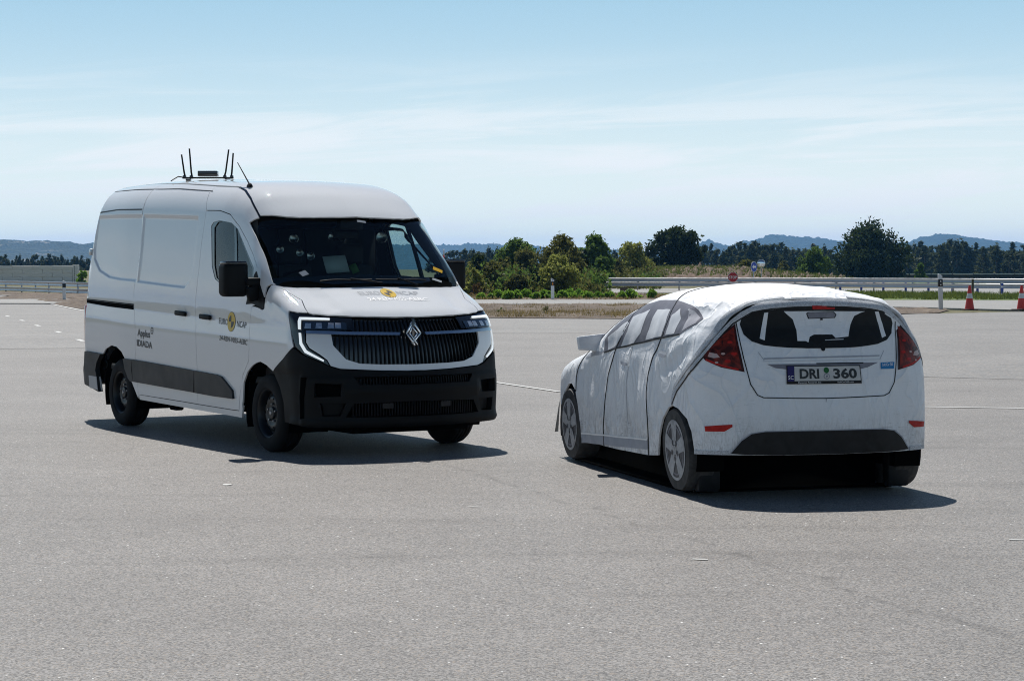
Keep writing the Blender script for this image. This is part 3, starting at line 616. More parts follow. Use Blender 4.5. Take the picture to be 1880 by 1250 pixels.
def lettering(name, dom, body, A, B, h, mat, parent, bold=.0, shear=0., off=.003, up=-1, width=None):
    """print a word on the body between two surface points"""
    v, f = text_mesh(body, 1., bold, shear); lo, hi = v.min(0), v.max(0)
    cap = .73
    A, B = np.array(A, float), np.array(B, float); d = (B - A); L = np.linalg.norm(d); d /= L
    upv = np.array([0., up]) if abs(d[0]) > abs(d[1]) else np.array([1., 0.]) * up
    t0 = (v[:, 0] - lo[0]) / (hi[0] - lo[0]) * L
    uv = A + t0[:, None] * d + (v[:, 1] / cap * h)[:, None] * upv
    P, N = dom.map(uv, off); ff = []
    for q in f:
        nn = np.cross(P[q[1]] - P[q[0]], P[q[2]] - P[q[0]]); ff.append(q if nn @ N[q[0]] > 0 else q[::-1])
    return mobj(name, P, ff, mat, parent, normals=N)
def disc2(c, rx, ry, n=40, a0=0., a1=2 * math.pi, full=True):
    ks = range(n) if full else range(n + 1)
    return [(c[0] + rx * math.cos(a0 + (a1 - a0) * k / n), c[1] + ry * math.sin(a0 + (a1 - a0) * k / n)) for k in ks]
def mirror_u(half):
    """half outline from the centre out to one side and back to the centre, completed across u = 0"""
    return list(half) + [(-u, v) for u, v in half[::-1]]
VS = Dom('tube', van_g, V_axis, -1); VF = Dom('front', van_g, x0=-.6, k=1.5)
CS = Dom('tube', car_g, F_axis, 1); CR = Dom('rear', car_g, x0=.9, k=1.4)
# ================================================================== ground, roads, terrain
def sheet(name, poly, z, mat, kind='structure', side=0.):
    n = len(poly); V_ = [(x, y, z) for x, y in poly]; Fc = [tuple(range(n))]
    if side:
        V_ += [(x, y, z - side) for x, y in poly]; Fc += [(i, i + n, (i + 1) % n + n, (i + 1) % n) for i in range(n)]
    bm = bmesh.new(); vs = [bm.verts.new(v) for v in V_]
    for f in Fc: bm.faces.new([vs[i] for i in f])
    bmesh.ops.triangulate(bm, faces=[f for f in bm.faces if len(f.verts) > 4])
    o = from_bm(name, bm, mat, None, smooth=False); o['kind'] = kind; return o
def hmap(x, y):
    x = np.asarray(x, float); y = np.asarray(y, float)
    h = -.03 + .0 * x
    far = sstep(330, 620, y); h = h + 1.9 * far * (1 - .55 * sstep(40, 90, x))
    h = h + 1.75 * np.exp(-(((x - 22) / 15.)**2)) * sstep(196, 232, y) * (1 - sstep(300, 380, y))
    h = h + .30 * sstep(150, 190, y) * sstep(0, -20, -x) * 0
    side = sstep(700, 2500, np.abs(x)); h = h + 6 * side
    h = h + (np.sin(x * .31 + y * .11) * np.cos(y * .23 - x * .07)) * .10 * sstep(108, 200, y)
    return h
xs = np.concatenate([np.linspace(-6500, -160, 26), np.linspace(-150, 150, 121), np.linspace(160, 6500, 26)])
ys = np.concatenate([np.linspace(-500, 90, 8), np.linspace(100, 420, 90), np.linspace(440, 1000, 24), np.linspace(1100, 7600, 24)])
XX, YY = np.meshgrid(xs, ys); HH = hmap(XX, YY); nx, ny = len(xs), len(ys)
Vt = np.stack([XX.ravel(), YY.ravel(), HH.ravel()], 1)
Ft = [(j * nx + i, j * nx + i + 1, (j + 1) * nx + i + 1, (j + 1) * nx + i) for j in range(ny - 1) for i in range(nx - 1)]
mobj('field', Vt, Ft, 'dry_field', smooth=True, kind='structure')
# the apron: near and far surfacing, and the lane leading away to the left
sheet('asphalt_apron', [(-60, -40), (60, -40), (60, 79.5), (19.8, 78.6), (15.2, 75), (9, 68.4), (4, 66.5), (-.9, 68.1), (-8, 73), (-13, 77), (-17.4, 82.3), (-28.7, 117.1), (-36, 140), (-80, 150)], 0, 'asphalt')
sheet('apron_resurfacing', [(-60, 41.2), (-10.5, 41.2), (-8.8, 41.6), (-4, 51.2), (-.7, 51.5), (1.9, 51.5), (4.2, 31.4), (6.2, 30.3), (7.5, 29.6), (14, 27), (59.5, 24), (59.5, 79), (19.8, 78.2), (15.2, 74.6), (9, 68.0), (4, 66.1), (-.9, 67.7), (-8, 72.6), (-13, 76.6), (-17.6, 81.5), (-28.9, 116.6), (-36.3, 139.5), (-59.5, 143)], .004, 'asphalt_far')
sheet('service_road', [(-45, 99), (-14, 95.2), (-1.3, 94.0), (5.3, 94.0), (12, 90), (16.7, 86.4), (18.6, 83.0), (20.5, 79.2), (90, 74), (90, 103), (26.9, 105.8), (21.6, 106.7), (6.1, 107.7), (-1.5, 107.7), (-22.6, 108.4), (-27, 118), (-40, 122)], .05, 'asphalt_road', side=.2)
sheet('far_road', [(3.5, 139.5), (24, 141.5), (31, 129.5), (90, 118), (120, 190), (44, 176), (26, 176), (9, 176), (3.2, 150)], .06, 'asphalt_road')
sheet('left_road', [(-27.6, 119), (-22.6, 108.6), (-14, 108), (-14, 131), (-28, 132), (-36, 146), (-60, 190), (-64, 188), (-41, 146)], .03, 'asphalt_road')
def bumpy(name, poly, z, mat, amp, step, seed):
    """broken ground with real lumps, clipped to an outline"""
    p = np.array(poly, float); outer = resample(p, step * 2); lo, hi = p.min(0), p.max(0); g = np.random.default_rng(seed)
    gx, gy = np.meshgrid(np.arange(lo[0], hi[0], step), np.arange(lo[1], hi[1], step)); G = np.stack([gx.ravel(), gy.ravel()], 1); G += g.uniform(-.3, .3, G.shape) * step
    G = G[inside(G, outer)]; d = segdist(G, outer); G, d = G[d > step * .4], d[d > step * .4]
    V2_ = np.concatenate([outer, G]); E_ = [(i, (i + 1) % len(outer)) for i in range(len(outer))]
    v2, _, f2, _, _, _ = delaunay_2d_cdt([Vector(q) for q in V2_], E_, [], 0, 1e-6); v2 = np.array([tuple(q) for q in v2]); f2 = np.array([f for f in f2 if len(f) == 3]); f2 = f2[inside(v2[f2].mean(1), outer)]
    zz = z + np.where(np.arange(len(v2)) >= len(outer), np.minimum(g.gamma(1.5, amp / 2, len(v2)), amp * 1.6), 0)
    return mobj(name, np.column_stack([v2, zz]), [tuple(f) for f in f2], mat, smooth=False, kind='structure')
bumpy('gravel_verge', [(-13, 77.2), (-8, 73.2), (-.9, 68.3), (4, 66.7), (9, 68.6), (12.4, 71.8), (13.4, 78), (10.5, 90.8), (5.3, 93.8), (-1.3, 93.8), (-14, 95), (-22, 97)], .012, 'gravel_dirt', .06, .42, 3)
bumpy('gravel_island', [(14.55, 75.1), (15.2, 75.2), (16.2, 76.6), (17.9, 82.4), (16.3, 84.6), (13, 86.5)], .006, 'gravel_dirt', .06, .28, 4)
bumpy('gravel_corner', [(-25.2, 108.6), (-22.8, 107.8), (-14.5, 106.8), (-14.5, 78.6), (-17.45, 82.35), (-22.9, 99.2), (-25.6, 107.5)], .012, 'gravel_dirt', .07, .5, 5)
bumpy('gravel_bank', [(-28.2, 133), (-36.4, 146.6), (-60.5, 190), (-70, 190), (-44, 141), (-33.5, 131), (-28.5, 119.6)], .02, 'gravel_dirt', .08, .7, 6)
bumpy('shrub_verge', [(-30, 109.5), (-1.5, 107.9), (6.1, 107.9), (12, 107.6), (12.5, 118), (9, 134), (3.2, 139), (-4, 150), (-30, 150)], .03, 'gravel_dirt', .07, 1.2, 7)
bumpy('grass_verge', [(12.3, 107.6), (21.6, 106.9), (26.9, 106), (90, 103.4), (90, 117.5), (31, 129), (24, 141), (12, 139), (9.2, 134), (12.6, 118)], .04, 'green_verge', .05, .8, 8)
bumpy('grass_meadow', [(30, 215), (130, 200), (170, 420), (66, 420), (40, 330)], -.02, 'green_verge', .2, 4.5, 9)
bumpy('earth_berm', [(9, 212), (20, 206), (36, 210), (37, 232), (34, 250), (10, 250), (4, 232)], .9, 'berm_soil', .6, 1.6, 10) if False else None
# earth bank along the far side of the road, under the trees
bx, by = np.meshgrid(np.linspace(6, 38, 70), np.linspace(205, 262, 46)); g_ = np.random.default_rng(5)
bz = hmap(bx, by) + .05 + g_.gamma(1.4, .10, bx.shape)
mobj('earth_bank', np.stack([bx.ravel(), by.ravel(), bz.ravel()], 1), [(j * 70 + i, j * 70 + i + 1, (j + 1) * 70 + i + 1, (j + 1) * 70 + i) for j in range(45) for i in range(69)], 'berm_soil', smooth=False, kind='structure')
# painted lines
def stripe(name, pts, w, z):
    p = np.array(pts, float); t_ = np.gradient(p, axis=0); t_ /= np.linalg.norm(t_, axis=1)[:, None]; n = np.stack([-t_[:, 1], t_[:, 0]], 1) * w / 2
    m = len(p); V_ = [(*q, z) for q in p + n] + [(*q, z) for q in p - n]
    return mobj(name, V_, [(i, m + i, m + i + 1, i + 1) for i in range(m - 1)], 'road_paint', kind='structure')
stripe('curved_line', [(-4.2, 43.5), (-2.2, 35.2), (-1.0, 31.0), (-.2, 28.7), (.6, 26.6), (1.8, 24.95), (3.2, 24.0), (4.8, 23.6), (5.9, 23.35), (8, 23.1), (12, 23.0)], .075, .009)
stripe('edge_line', [(-15.2, 75.5), (-17.6, 82.0), (-23, 99.5), (-28.9, 116.8)], .14, .012)
stripe('edge_line', [(-13.5, 95.6), (-1.3, 94.5), (5.3, 94.5), (12, 90.5), (16.4, 87.2)], .16, .056)
stripe('edge_line', [(-21, 107.8), (-1.5, 107.1), (6.1, 107.1), (21.6, 106.1), (27, 105.2), (60, 103.8)], .18, .056)
for a, b in ((-17.7, 70.7), (-15.7, 64.6), (-13.8, 58.6), (-11.8, 52.4), (-9.9, 46.2), (-19.6, 76.6), (-21.6, 82.8)):
    stripe('lane_dash', [(a - .20, b + .62), (a + .20, b - .62)], .12, .0085)
def scrap(poly, z=.005, mat='road_paint'):
    m = len(poly); return mobj('paint_mark', [(x, y, z) for x, y in poly], [tuple(range(m))], mat, kind='structure')
for (x, y, a, b, r_) in ((-2.13, 15.02, .035, .05, .2), (-.26, 13.6, .045, .016, -.1), (1.04, 11.12, .05, .016, -.35), (3.0, 11.93, .05, .018, -.1), (-1.2, 13.2, .012, .01, 0)):
    c, s = math.cos(r_), math.sin(r_); scrap([(x + c * px - s * py, y + s * px + c * py) for px, py in ((-a, -b * .7), (-a * .2, -b), (a, -b * .5), (a * .9, b * .6), (0, b), (-a * .8, b * .8))])
# ------------------------------------------------------------------ far hills
def hill(name, y0, prof, depth, seed):
    g = np.random.default_rng(seed); px = np.array([p[0] for p in prof], float); py = np.array([p[1] for p in prof], float)
    n = 420; u = np.linspace(px[0], px[-1], n); top = np.interp(u, px, py)
    X0 = (u - 940) / 3700 * y0; Hh = 1.6 + (497 - top) / 3700 * y0
    rough = np.interp(u, np.linspace(u[0], u[-1], 60), g.normal(0, 1, 60)) * .022 * Hh.max() + g.normal(0, 1, n) * .016 * Hh.max()
    V_, Fc = [], []; k = 14
    for j in range(k):
        t_ = j / (k - 1); f = math.sin(t_ * math.pi * .5)
        for i in range(n):
            jit = g.normal(0, 1) * .012 * Hh.max() * f
            V_.append((X0[i] * (1 + (t_ - 1) * .04), y0 - depth * (1 - t_), -1 + (Hh[i] + rough[i] * f) * f + jit))
    for j in range(k - 1):
        for i in range(n - 1): Fc.append((j * n + i, j * n + i + 1, (j + 1) * n + i + 1, (j + 1) * n + i))
    base = len(V_)
    for i in range(n): V_.append((X0[i], y0 + depth, -1))
    for i in range(n - 1): Fc.append(((k - 1) * n + i, (k - 1) * n + i + 1, base + i + 1, base + i))
    return mobj(name, V_, Fc, 'hill_forest', smooth=True, kind='structure')
hill('hills', 4300, [(-900, 470), (-500, 452), (-250, 446), (-60, 442), (0, 439), (60, 443), (120, 444), (158, 447), (260, 456), (420, 470)], 900, 1)
hill('hills', 6600, [(300, 470), (520, 455), (700, 450), (810, 447.5), (900, 448), (960, 451), (1060, 456), (1200, 462), (1400, 470)], 900, 2)
hill('hills', 6300, [(1180, 476), (1262, 452), (1285, 446), (1300, 439), (1312, 446), (1340, 449), (1362, 443), (1400, 437), (1440, 433.5), (1500, 436), (1530, 440), (1600, 452), (1660, 446), (1690, 435), (1740, 431), (1790, 437), (1850, 448), (2000, 452), (2300, 455), (2700, 470)], 800, 3)
# wooded ridge on the viewer's side of the field (it shows in the vans paint)
g = np.random.default_rng(12); n = 140; ux = np.linspace(-900, 900, n); hh_ = 25 + 8 * np.sin(ux * .006 + 1) + 3 * np.sin(ux * .021) + np.cumsum(g.normal(0, .35, n)) * .15 + g.normal(0, .12, n)
mobj('ridge', np.concatenate([np.column_stack([ux, np.full(n, -330. + 20), np.full(n, -.2)]), np.column_stack([ux, np.full(n, -350.), hh_]), np.column_stack([ux, np.full(n, -420.), np.full(n, -.2)])]), [(j * n + i + 1, j * n + i, (j + 1) * n + i, (j + 1) * n + i + 1) for j in range(2) for i in range(n - 1)], 'hill_forest', smooth=True, kind='structure')
# ------------------------------------------------------------------ vegetation
def crown_mesh(name, lumps, n, size, mat, g, shell=.45, aspect=.55, droop=0.):
    """leaf sprays scattered through a set of overlapping lumps"""
    L = np.array(lumps, float); vol = (L[:, 3] * L[:, 4] * L[:, 5])**.67; pick = g.choice(len(L), n, p=vol / vol.sum()); l = L[pick]
    d = g.normal(0, 1, (n, 3)); d /= np.linalg.norm(d, axis=1)[:, None]; rr = (shell + (1 - shell) * g.random(n))**.7 * (1 + .16 * g.normal(0, 1, n))
    C_ = l[:, :3] + d * l[:, 3:6] * rr[:, None]
    a = g.normal(0, 1, (n, 3)) + d * .5; a[:, 2] -= droop; a /= np.linalg.norm(a, axis=1)[:, None]
    b = np.cross(a, g.normal(0, 1, (n, 3))); b /= np.linalg.norm(b, axis=1)[:, None]
    s = size * g.uniform(.55, 1.45, n)[:, None]; a, b = a * s, b * s * aspect
    V_ = np.stack([C_ - a, C_ + b * .8 - a * .1, C_ + a, C_ - b], 1).reshape(-1, 3); V_[:, 2] = np.maximum(V_[:, 2], .0)
    me = bpy.data.meshes.new(name); me.vertices.add(4 * n); me.vertices.foreach_set('co', V_.ravel().astype('f'))
    me.loops.add(4 * n); me.loops.foreach_set('vertex_index', np.arange(4 * n, dtype='i')); me.polygons.add(n)
    me.polygons.foreach_set('loop_start', np.arange(0, 4 * n, 4, dtype='i')); me.update(calc_edges=True); me.validate(); me.materials.append(M[mat]); return me
def plant(kind, label, cat, loc, lumps, n, size, mat, seed, trunk=None, group=None, **k):
    g = np.random.default_rng(seed); root = empty(kind, label, cat, loc, 0, group)
    o = bpy.data.objects.new('crown' if cat == 'tree' else 'foliage', crown_mesh('crown', lumps, n, size, mat, g, **k)); COL.objects.link(o); o.parent = root
    bm = bmesh.new(); h, r_ = trunk or (.5, .05); L = np.array(lumps)
    for q in range(1 if cat == 'tree' else 4):
        c = L[g.integers(len(L))]; top = Vector((c[0] * .5, c[1] * .5, max(h, c[2]))) if cat != 'tree' else Vector((g.normal(0, .05) * h, 0, h))
        tube(bm, [(g.normal(0, .1) * (cat != 'tree'), 0, -.1), tuple(top * .5), tuple(top)], r_, 7, r_ * .45)
    if cat == 'tree':
        for c in L[:10]: tube(bm, [(0, 0, h * .55), ((c[0]) * .5, (c[1]) * .5, h * .55 + (c[2] - h * .55) * .6), tuple(c[:3])], r_ * .5, 6, r_ * .12)
    from_bm('trunk' if cat == 'tree' else 'stems', bm, 'bark', root); return root
def lumps_round(w, h, g, n, base=.12, flat=1., blunt=1.5):
    w, h = w * 1.12, h * (.93 if blunt < 3 else .86)
    """lumps filling an uneven dome of width w and height h, with a few sprigs breaking the outline"""
    out = []; k1, k2 = g.uniform(0, 6.28, 2); lop = g.uniform(-.12, .12)
    for q_ in range(n):
        t_ = g.random()**.9; z = h * (base + (1 - base) * t_ * .90); prof_ = max(.10, 1 - t_**(blunt + g.uniform(-.3, .5)))**.62; a = g.random() * 6.283
        edge = 1 + .18 * math.sin(2 * a + k1) + .12 * math.sin(3 * a + k2); q = math.sqrt(g.random()) * .80; r_ = w * .46 * prof_ * edge; s = w * g.uniform(.07, .17)
        if q_ % 5 == 0: q, s = g.uniform(.85, 1.05), w * g.uniform(.045, .085); z += h * g.uniform(0, .07)
        out.append((math.cos(a) * r_ * q + lop * z, math.sin(a) * r_ * q * flat, z, s, s, s * g.uniform(.8, 1.3)))
    for q_ in range(max(2, n // 9)): a = g.random() * 6.28; tw = w * (.14 if blunt < 3 else g.uniform(.05, .36)); out.append((math.cos(a) * tw, math.sin(a) * tw, h * (g.uniform(.90, 1.0) - (tw / w)**2 * (blunt >= 3)), w * .05, w * .05, h * .07))
    return out
def at(px, py, d): return ((px - 940) / 3700 * d, d, 1.6 + (497 - py) / 3700 * d)
PX = lambda p, d: p / 3700 * d
def tree(px, top, base, width, d, mat, label, n, size, seed, nl=34, zb=None, cat='tree', kind='tree', base_f=.12, blunt=1.9, **k):
    x, y, z = at(px, base, d); z = max(z, float(hmap(x, y)) - .1) if zb is None else zb; ztop = at(px, top, d)[2]; h = ztop - z; w = PX(width, d); g = np.random.default_rng(seed)
    return plant(kind, label, cat, (x, y, z), lumps_round(w, h, g, nl, base_f, 1., blunt), n, size, mat, seed + 1, (h * .5, max(.05, h * .018)), **k)
tree(1592, 405, 514, 150, 300, 'leaf_dark', 'broad dark evergreen tree right of the road mirror, the widest of all', 15000, .27, 101, 95, kind='evergreen_tree', base_f=.03, shell=.2, blunt=4.0)
tree(1236, 405, 501, 96, 262, 'leaf_dark', 'tall dark pine on the earth bank above the stop sign', 9500, .24, 102, 60, kind='pine_tree', base_f=.04, shell=.2, blunt=3.6)
tree(955, 436, 530, 104, 178, 'leaf_green', 'loose green tree with thin top just right of the far van mirror', 6500, .17, 103, 34, kind='tree')
tree(968, 456, 528, 78, 166, 'leaf_olive', 'rounded grey green olive tree in front of the loose green tree', 6500, .14, 104, 34, kind='olive_tree', base_f=.05)
tree(1042, 428, 545, 112, 150, 'leaf_olive', 'tall brown green conifer rising behind the pale bush', 9500, .14, 105, 56, kind='conifer_tree', base_f=.03, blunt=2.6)
tree(1100, 430, 530, 92, 185, 'leaf_green', 'feathery green tree right of the tall conifer', 6500, .17, 106, 34)
tree(1160, 443, 516, 88, 215, 'leaf_pale', 'pale olive tree left of the dark pine', 6000, .17, 107, 32, base_f=.05)
tree(1106, 470, 528, 56, 168, 'leaf_green', 'low bright tree in front of the feathery green tree', 4500, .14, 108, 26, base_f=.03)
tree(1068, 455, 540, 56, 160, 'leaf_dark', 'dark shaded tree between the pale bush and the low bright tree', 5000, .15, 118, 28, base_f=.02)
tree(1022, 466, 545, 96, 128, 'leaf_pale', 'large pale yellow green bush behind the middle marker post', 7500, .115, 109, 46, cat='bush', kind='bush', base_f=.02)
tree(900, 486, 545, 78, 132, 'leaf_olive', 'brown olive bush nearest the far van mirror', 6000, .11, 110, 34, cat='bush', kind='bush', base_f=.02)
tree(944, 500, 546, 60, 128, 'leaf_olive', 'smaller olive bush left of the large pale bush', 4500, .105, 111, 28, cat='bush', kind='bush', base_f=.02)
tree(868, 492, 548, 44, 126, 'leaf_pale', 'thin pale bush half hidden by the far van mirror', 1800, .14, 112, 16, cat='bush', kind='bush', base_f=.02)
tree(875, 520, 548, 26, 122, 'leaf_brown', 'small rust coloured dry bush beside the van bonnet', 700, .10, 113, 10, cat='bush', kind='bush', base_f=.02)
tree(880, 466, 530, 60, 180, 'leaf_dark', 'dark scrubby tree behind the brown olive bush', 2600, .22, 114, 20, base_f=.02)
tree(1370, 482, 517, 50, 232, 'leaf_olive', 'rounded olive bush behind the blue arrow sign', 2200, .2, 115, 20, cat='bush', kind='bush', base_f=.02)
tree(1488, 464, 516, 84, 252, 'leaf_green', 'bright green leafy tree left of the broad dark evergreen', 6000, .19, 116, 34, base_f=.02)
tree(1437, 478, 503, 30, 300, 'leaf_olive', 'small dull bush between the mirror and the bright green tree', 900, .28, 117, 10, cat='bush', kind='bush', base_f=.02)
tree(1688, 486, 514, 28, 290, 'leaf_green', 'small pale green bush right of the broad dark evergreen', 1000, .22, 119, 10, cat='bush', kind='bush', base_f=.02)
tree(1205, 505, 520, 14, 210, 'leaf_dark', 'tiny dark bush at the foot of the earth bank', 350, .14, 120, 6, cat='bush', kind='bush', base_f=.02)
tree(1088, 496, 544, 60, 140, 'leaf_olive', 'spreading olive bush at the left end of the long guard rail', 4200, .12, 121, 26, cat='bush', kind='bush', base_f=.02)
tree(985, 490, 546, 62, 137, 'leaf_dark', 'dark low bush tucked behind the large pale bush', 4200, .12, 122, 26, cat='bush', kind='bush', base_f=.02)
tree(925, 470, 538, 54, 160, 'leaf_olive', 'grey green scrub tree between the loose green tree and the dark scrub', 4500, .14, 123, 28, base_f=.02)
tree(1130, 478, 524, 60, 195, 'leaf_olive', 'low olive scrub left of the pale olive tree', 4000, .16, 124, 24, cat='bush', kind='bush', base_f=.02)
tree(838, 486, 540, 60, 150, 'leaf_olive', 'olive bush mostly hidden by the far van mirror', 3600, .13, 125, 24, cat='bush', kind='bush', base_f=.02)
tree(153, 496, 522, 26, 225, 'leaf_fresh', 'small yellow green bush at the end of the grey wall', 900, .14, 126, 12, cat='bush', kind='bush', base_f=.02)
# tangled undergrowth filling the ground between the bushes
g = np.random.default_rng(900); lum = []
for _ in range(230):
    px = g.uniform(845, 1205); d = g.uniform(128, 205); x, y, z = at(px, 540, d)
    if px > 1100 and d < 168: continue
    s = g.uniform(.5, 1.15); lum.append((x, y, float(hmap(x, y)) + s * .55, s * 1.3, s, s * g.uniform(.8, 1.7)))
for nm, sl, mt in (('undergrowth', slice(0, None, 2), 'leaf_olive'), ('undergrowth', slice(1, None, 2), 'leaf_green')):
    o = bpy.data.objects.new(nm, crown_mesh('undergrowth', lum[sl], 17000, .15, mt, g, shell=.3)); COL.objects.link(o); o['kind'] = 'stuff'
# row of fresh green shrubs along the service road
row = [(884, 14, 540), (901, 12, 542), (914, 19, 535), (931, 20, 537), (948, 18, 536), (966, 24, 533), (985, 15, 540), (996, 20, 537), (1009, 15, 536), (1030, 17, 537), (1046, 22, 537), (1064, 20, 536), (1080, 22, 538), (1098, 16, 539), (1118, 17, 538), (1141, 14, 539), (1157, 22, 535), (1196, 12, 533)]
where = ['leftmost, beside the van bonnet', 'second from the van bonnet', 'third from the van bonnet', 'fourth from the van bonnet', 'fifth from the van bonnet', 'tall one left of the gap', 'low one left of the marker post', 'next left of the marker post', 'touching the left of the marker post', 'next right of the marker post', 'second right of the marker post', 'third right of the marker post', 'fourth right of the marker post', 'fifth right of the marker post', 'sixth right of the marker post', 'low one before the brown sign', 'bushy one right of the brown sign', 'last one above the dummy car roof']
for i, (px, w, top) in enumerate(row):
    d = 110 + (i % 3) * 1.2; x, y, z = at(px, 552, d); z = .03; h = at(px, top, d)[2] - z; g = np.random.default_rng(300 + i)
    plant('green_shrub', 'fresh green roadside shrub, ' + where[i], 'shrub', (x, y, z), lumps_round(PX(w, d) * 1.6, h * 1.15, g, 16, .05), 1100, .085, 'leaf_fresh', 400 + i, (h * .5, .02), group='fresh green shrubs along the road')
# distant tree belt: three kinds of ragged tree, copied one by one
protos = []
for i in range(5):
    g = np.random.default_rng(500 + i); lum = []
    for _ in range(22):
        t_ = g.random(); r_ = (1 - t_**2.2) * g.uniform(.8, 1.5) * (1.0 + .35 * (i % 3)); a = g.random() * 6.28; lum.append((math.cos(a) * r_ * .7, math.sin(a) * r_ * .7, t_ * 7.6, .85 * (1.15 - t_ * .8), .85 * (1.15 - t_ * .8), .8))
    me = crown_mesh('crown', lum, 900, .36, 'leaf_far', g, shell=.2, aspect=.5); bm = bmesh.new(); tube(bm, [(0, 0, -.2), (.05, 0, 3), (0, 0, 7.2)], .16, 6, .04)
    tm = bpy.data.meshes.new('trunk'); bm.to_mesh(tm); bm.free(); tm.materials.append(M['bark']); protos.append((me, tm))
def belt(px0, px1, n, topf, basepy, d0, d1, seed, words):
    g = np.random.default_rng(seed)
    ORD = ['first', 'second', 'third', 'fourth', 'fifth', 'sixth', 'seventh', 'eighth', 'ninth', 'tenth', 'eleventh', 'twelfth', 'thirteenth', 'fourteenth', 'fifteenth', 'sixteenth', 'seventeenth', 'eighteenth', 'nineteenth']
    for i in range(n):
        nth = (ORD[i] + ' from the left') if i < n / 2 else (('last' if i == n - 1 else ORD[n - 1 - i] + ' from the right'))
        px = px0 + (px1 - px0) * (i + g.uniform(-.35, .35) + .5) / n; d = g.uniform(d0, d1); x, y, z = at(px, basepy, d); z = float(hmap(x, y)) - .2; top = topf(px) + g.uniform(-6, 9); h = at(px, top, d)[2] - z; me, tm = protos[g.integers(5)]
        r_ = empty('belt_tree', words + ', ' + nth, 'tree', (x, y, z), g.uniform(0, 6.28), 'dark trees of the far windbreak'); s = h / 8.2; r_.scale = (s * g.uniform(1.3, 2.1), s * g.uniform(1.3, 1.9), s)
        for nm, m_ in (('crown', me), ('trunk', tm)):
            o = bpy.data.objects.new(nm, m_); COL.objects.link(o); o.parent = r_
belt(-40, 166, 38, lambda p: 470 + 3 * math.sin(p * .06), 493, 560, 660, 1, 'dark ragged windbreak tree above the grey wall')
belt(790, 960, 20, lambda p: 463 - 6 * math.sin((p - 800) * .02), 500, 470, 560, 2, 'dark windbreak tree far behind the bushes')
belt(1120, 1200, 8, lambda p: 455, 499, 520, 600, 5, 'dark windbreak tree far behind the pale olive tree')
belt(1276, 1530, 38, lambda p: 448 + 5 * math.sin(p * .035), 498, 480, 600, 3, 'dark windbreak tree between pine and broad evergreen')
belt(1660, 1900, 36, lambda p: 446 - 4 * math.sin((p - 1660) * .02), 495, 470, 600, 4, 'dark windbreak tree right of the broad evergreen')
# grass and dry weeds as real blades
def blades(name, n, place, h, w, mat, seed, kind='stuff'):
    g = np.random.default_rng(seed); p = place(g, n); a = g.random(n) * 6.283; hh = h * g.uniform(.4, 1.3, n); dx, dy = np.cos(a) * w, np.sin(a) * w; lx, ly = g.normal(0, .35, n) * hh, g.normal(0, .35, n) * hh
    V_ = np.stack([np.stack([p[:, 0] - dx, p[:, 1] - dy, p[:, 2]], 1), np.stack([p[:, 0] + dx, p[:, 1] + dy, p[:, 2]], 1), np.stack([p[:, 0] + lx, p[:, 1] + ly, p[:, 2] + hh], 1)], 1).reshape(-1, 3)
    me = bpy.data.meshes.new(name); m = len(p); me.vertices.add(3 * m); me.vertices.foreach_set('co', V_.ravel().astype('f')); me.loops.add(3 * m); me.loops.foreach_set('vertex_index', np.arange(3 * m, dtype='i')); me.polygons.add(m); me.polygons.foreach_set('loop_start', np.arange(0, 3 * m, 3, dtype='i')); me.update(calc_edges=True); me.materials.append(M[mat])
    o = bpy.data.objects.new(name, me); COL.objects.link(o); o['kind'] = kind; return o
def in_poly(poly, z):
    P_ = np.array(poly, float)
    def f(g, n):
        out = np.zeros((0, 2)); lo, hi = P_.min(0), P_.max(0)
        cl = g.uniform(lo, hi, (max(20, n // 90), 2))
        while len(out) < n:
            q = cl[g.integers(len(cl), size=n)] + g.normal(0, .35, (n, 2)); q = np.where(g.random((n, 1)) < .35, g.uniform(lo, hi, (n, 2)), q); out = np.concatenate([out, q[inside(q, P_)]])
        return np.column_stack([out[:n], np.full(n, z)])
    return f
blades('roadside_grass', 30000, in_poly([(12.5, 108), (21.6, 107.3), (27, 106.4), (44, 105.6), (44, 120), (31, 128.6), (24, 140.5), (12.5, 138)], .04), .26, .03, 'grass_blade', 31)
blades('dry_weeds', 9000, in_poly([(-12, 77.5), (-.9, 68.6), (4, 67), (9, 69), (12.2, 72), (13, 76), (4, 76.5), (-9, 79)], .03), .17, .012, 'grass_dry', 32)
blades('dry_weeds', 2500, in_poly([(-12, 79), (13, 76), (10.5, 90), (5.3, 93), (-13, 94)], .03), .16, .012, 'grass_dry', 33)
blades('verge_weeds', 6000, in_poly([(-3, 108.2), (12, 108), (12, 118), (9, 133), (3, 138), (-4, 140)], .04), .18, .03, 'grass_dry', 34)
blades('bank_weeds', 12000, lambda g, n: (lambda x, y: np.column_stack([x, y, hmap(x, y) + .1]))(g.uniform(7, 37, n), g.uniform(214, 260, n)), .45, .06, 'grass_blade', 35)
for (px, py, d, w, h, words, mt) in ((1005, 578, 73, 24, 15, 'dry upright weed tuft on the gravel verge below the middle marker post', 'leaf_olive'), (919, 580, 74, 14, 11, 'small green weed tuft on the gravel verge beside the van headlight', 'leaf_green')):
    x, y, z = at(px, py, d); g = np.random.default_rng(int(px)); plant('weed_tuft', words, 'weed', (x, y, .03), lumps_round(PX(w, d), PX(h, d), g, 6, .05), 260, .035, mt, int(px), (PX(h, d) * .6, .006), aspect=.25)
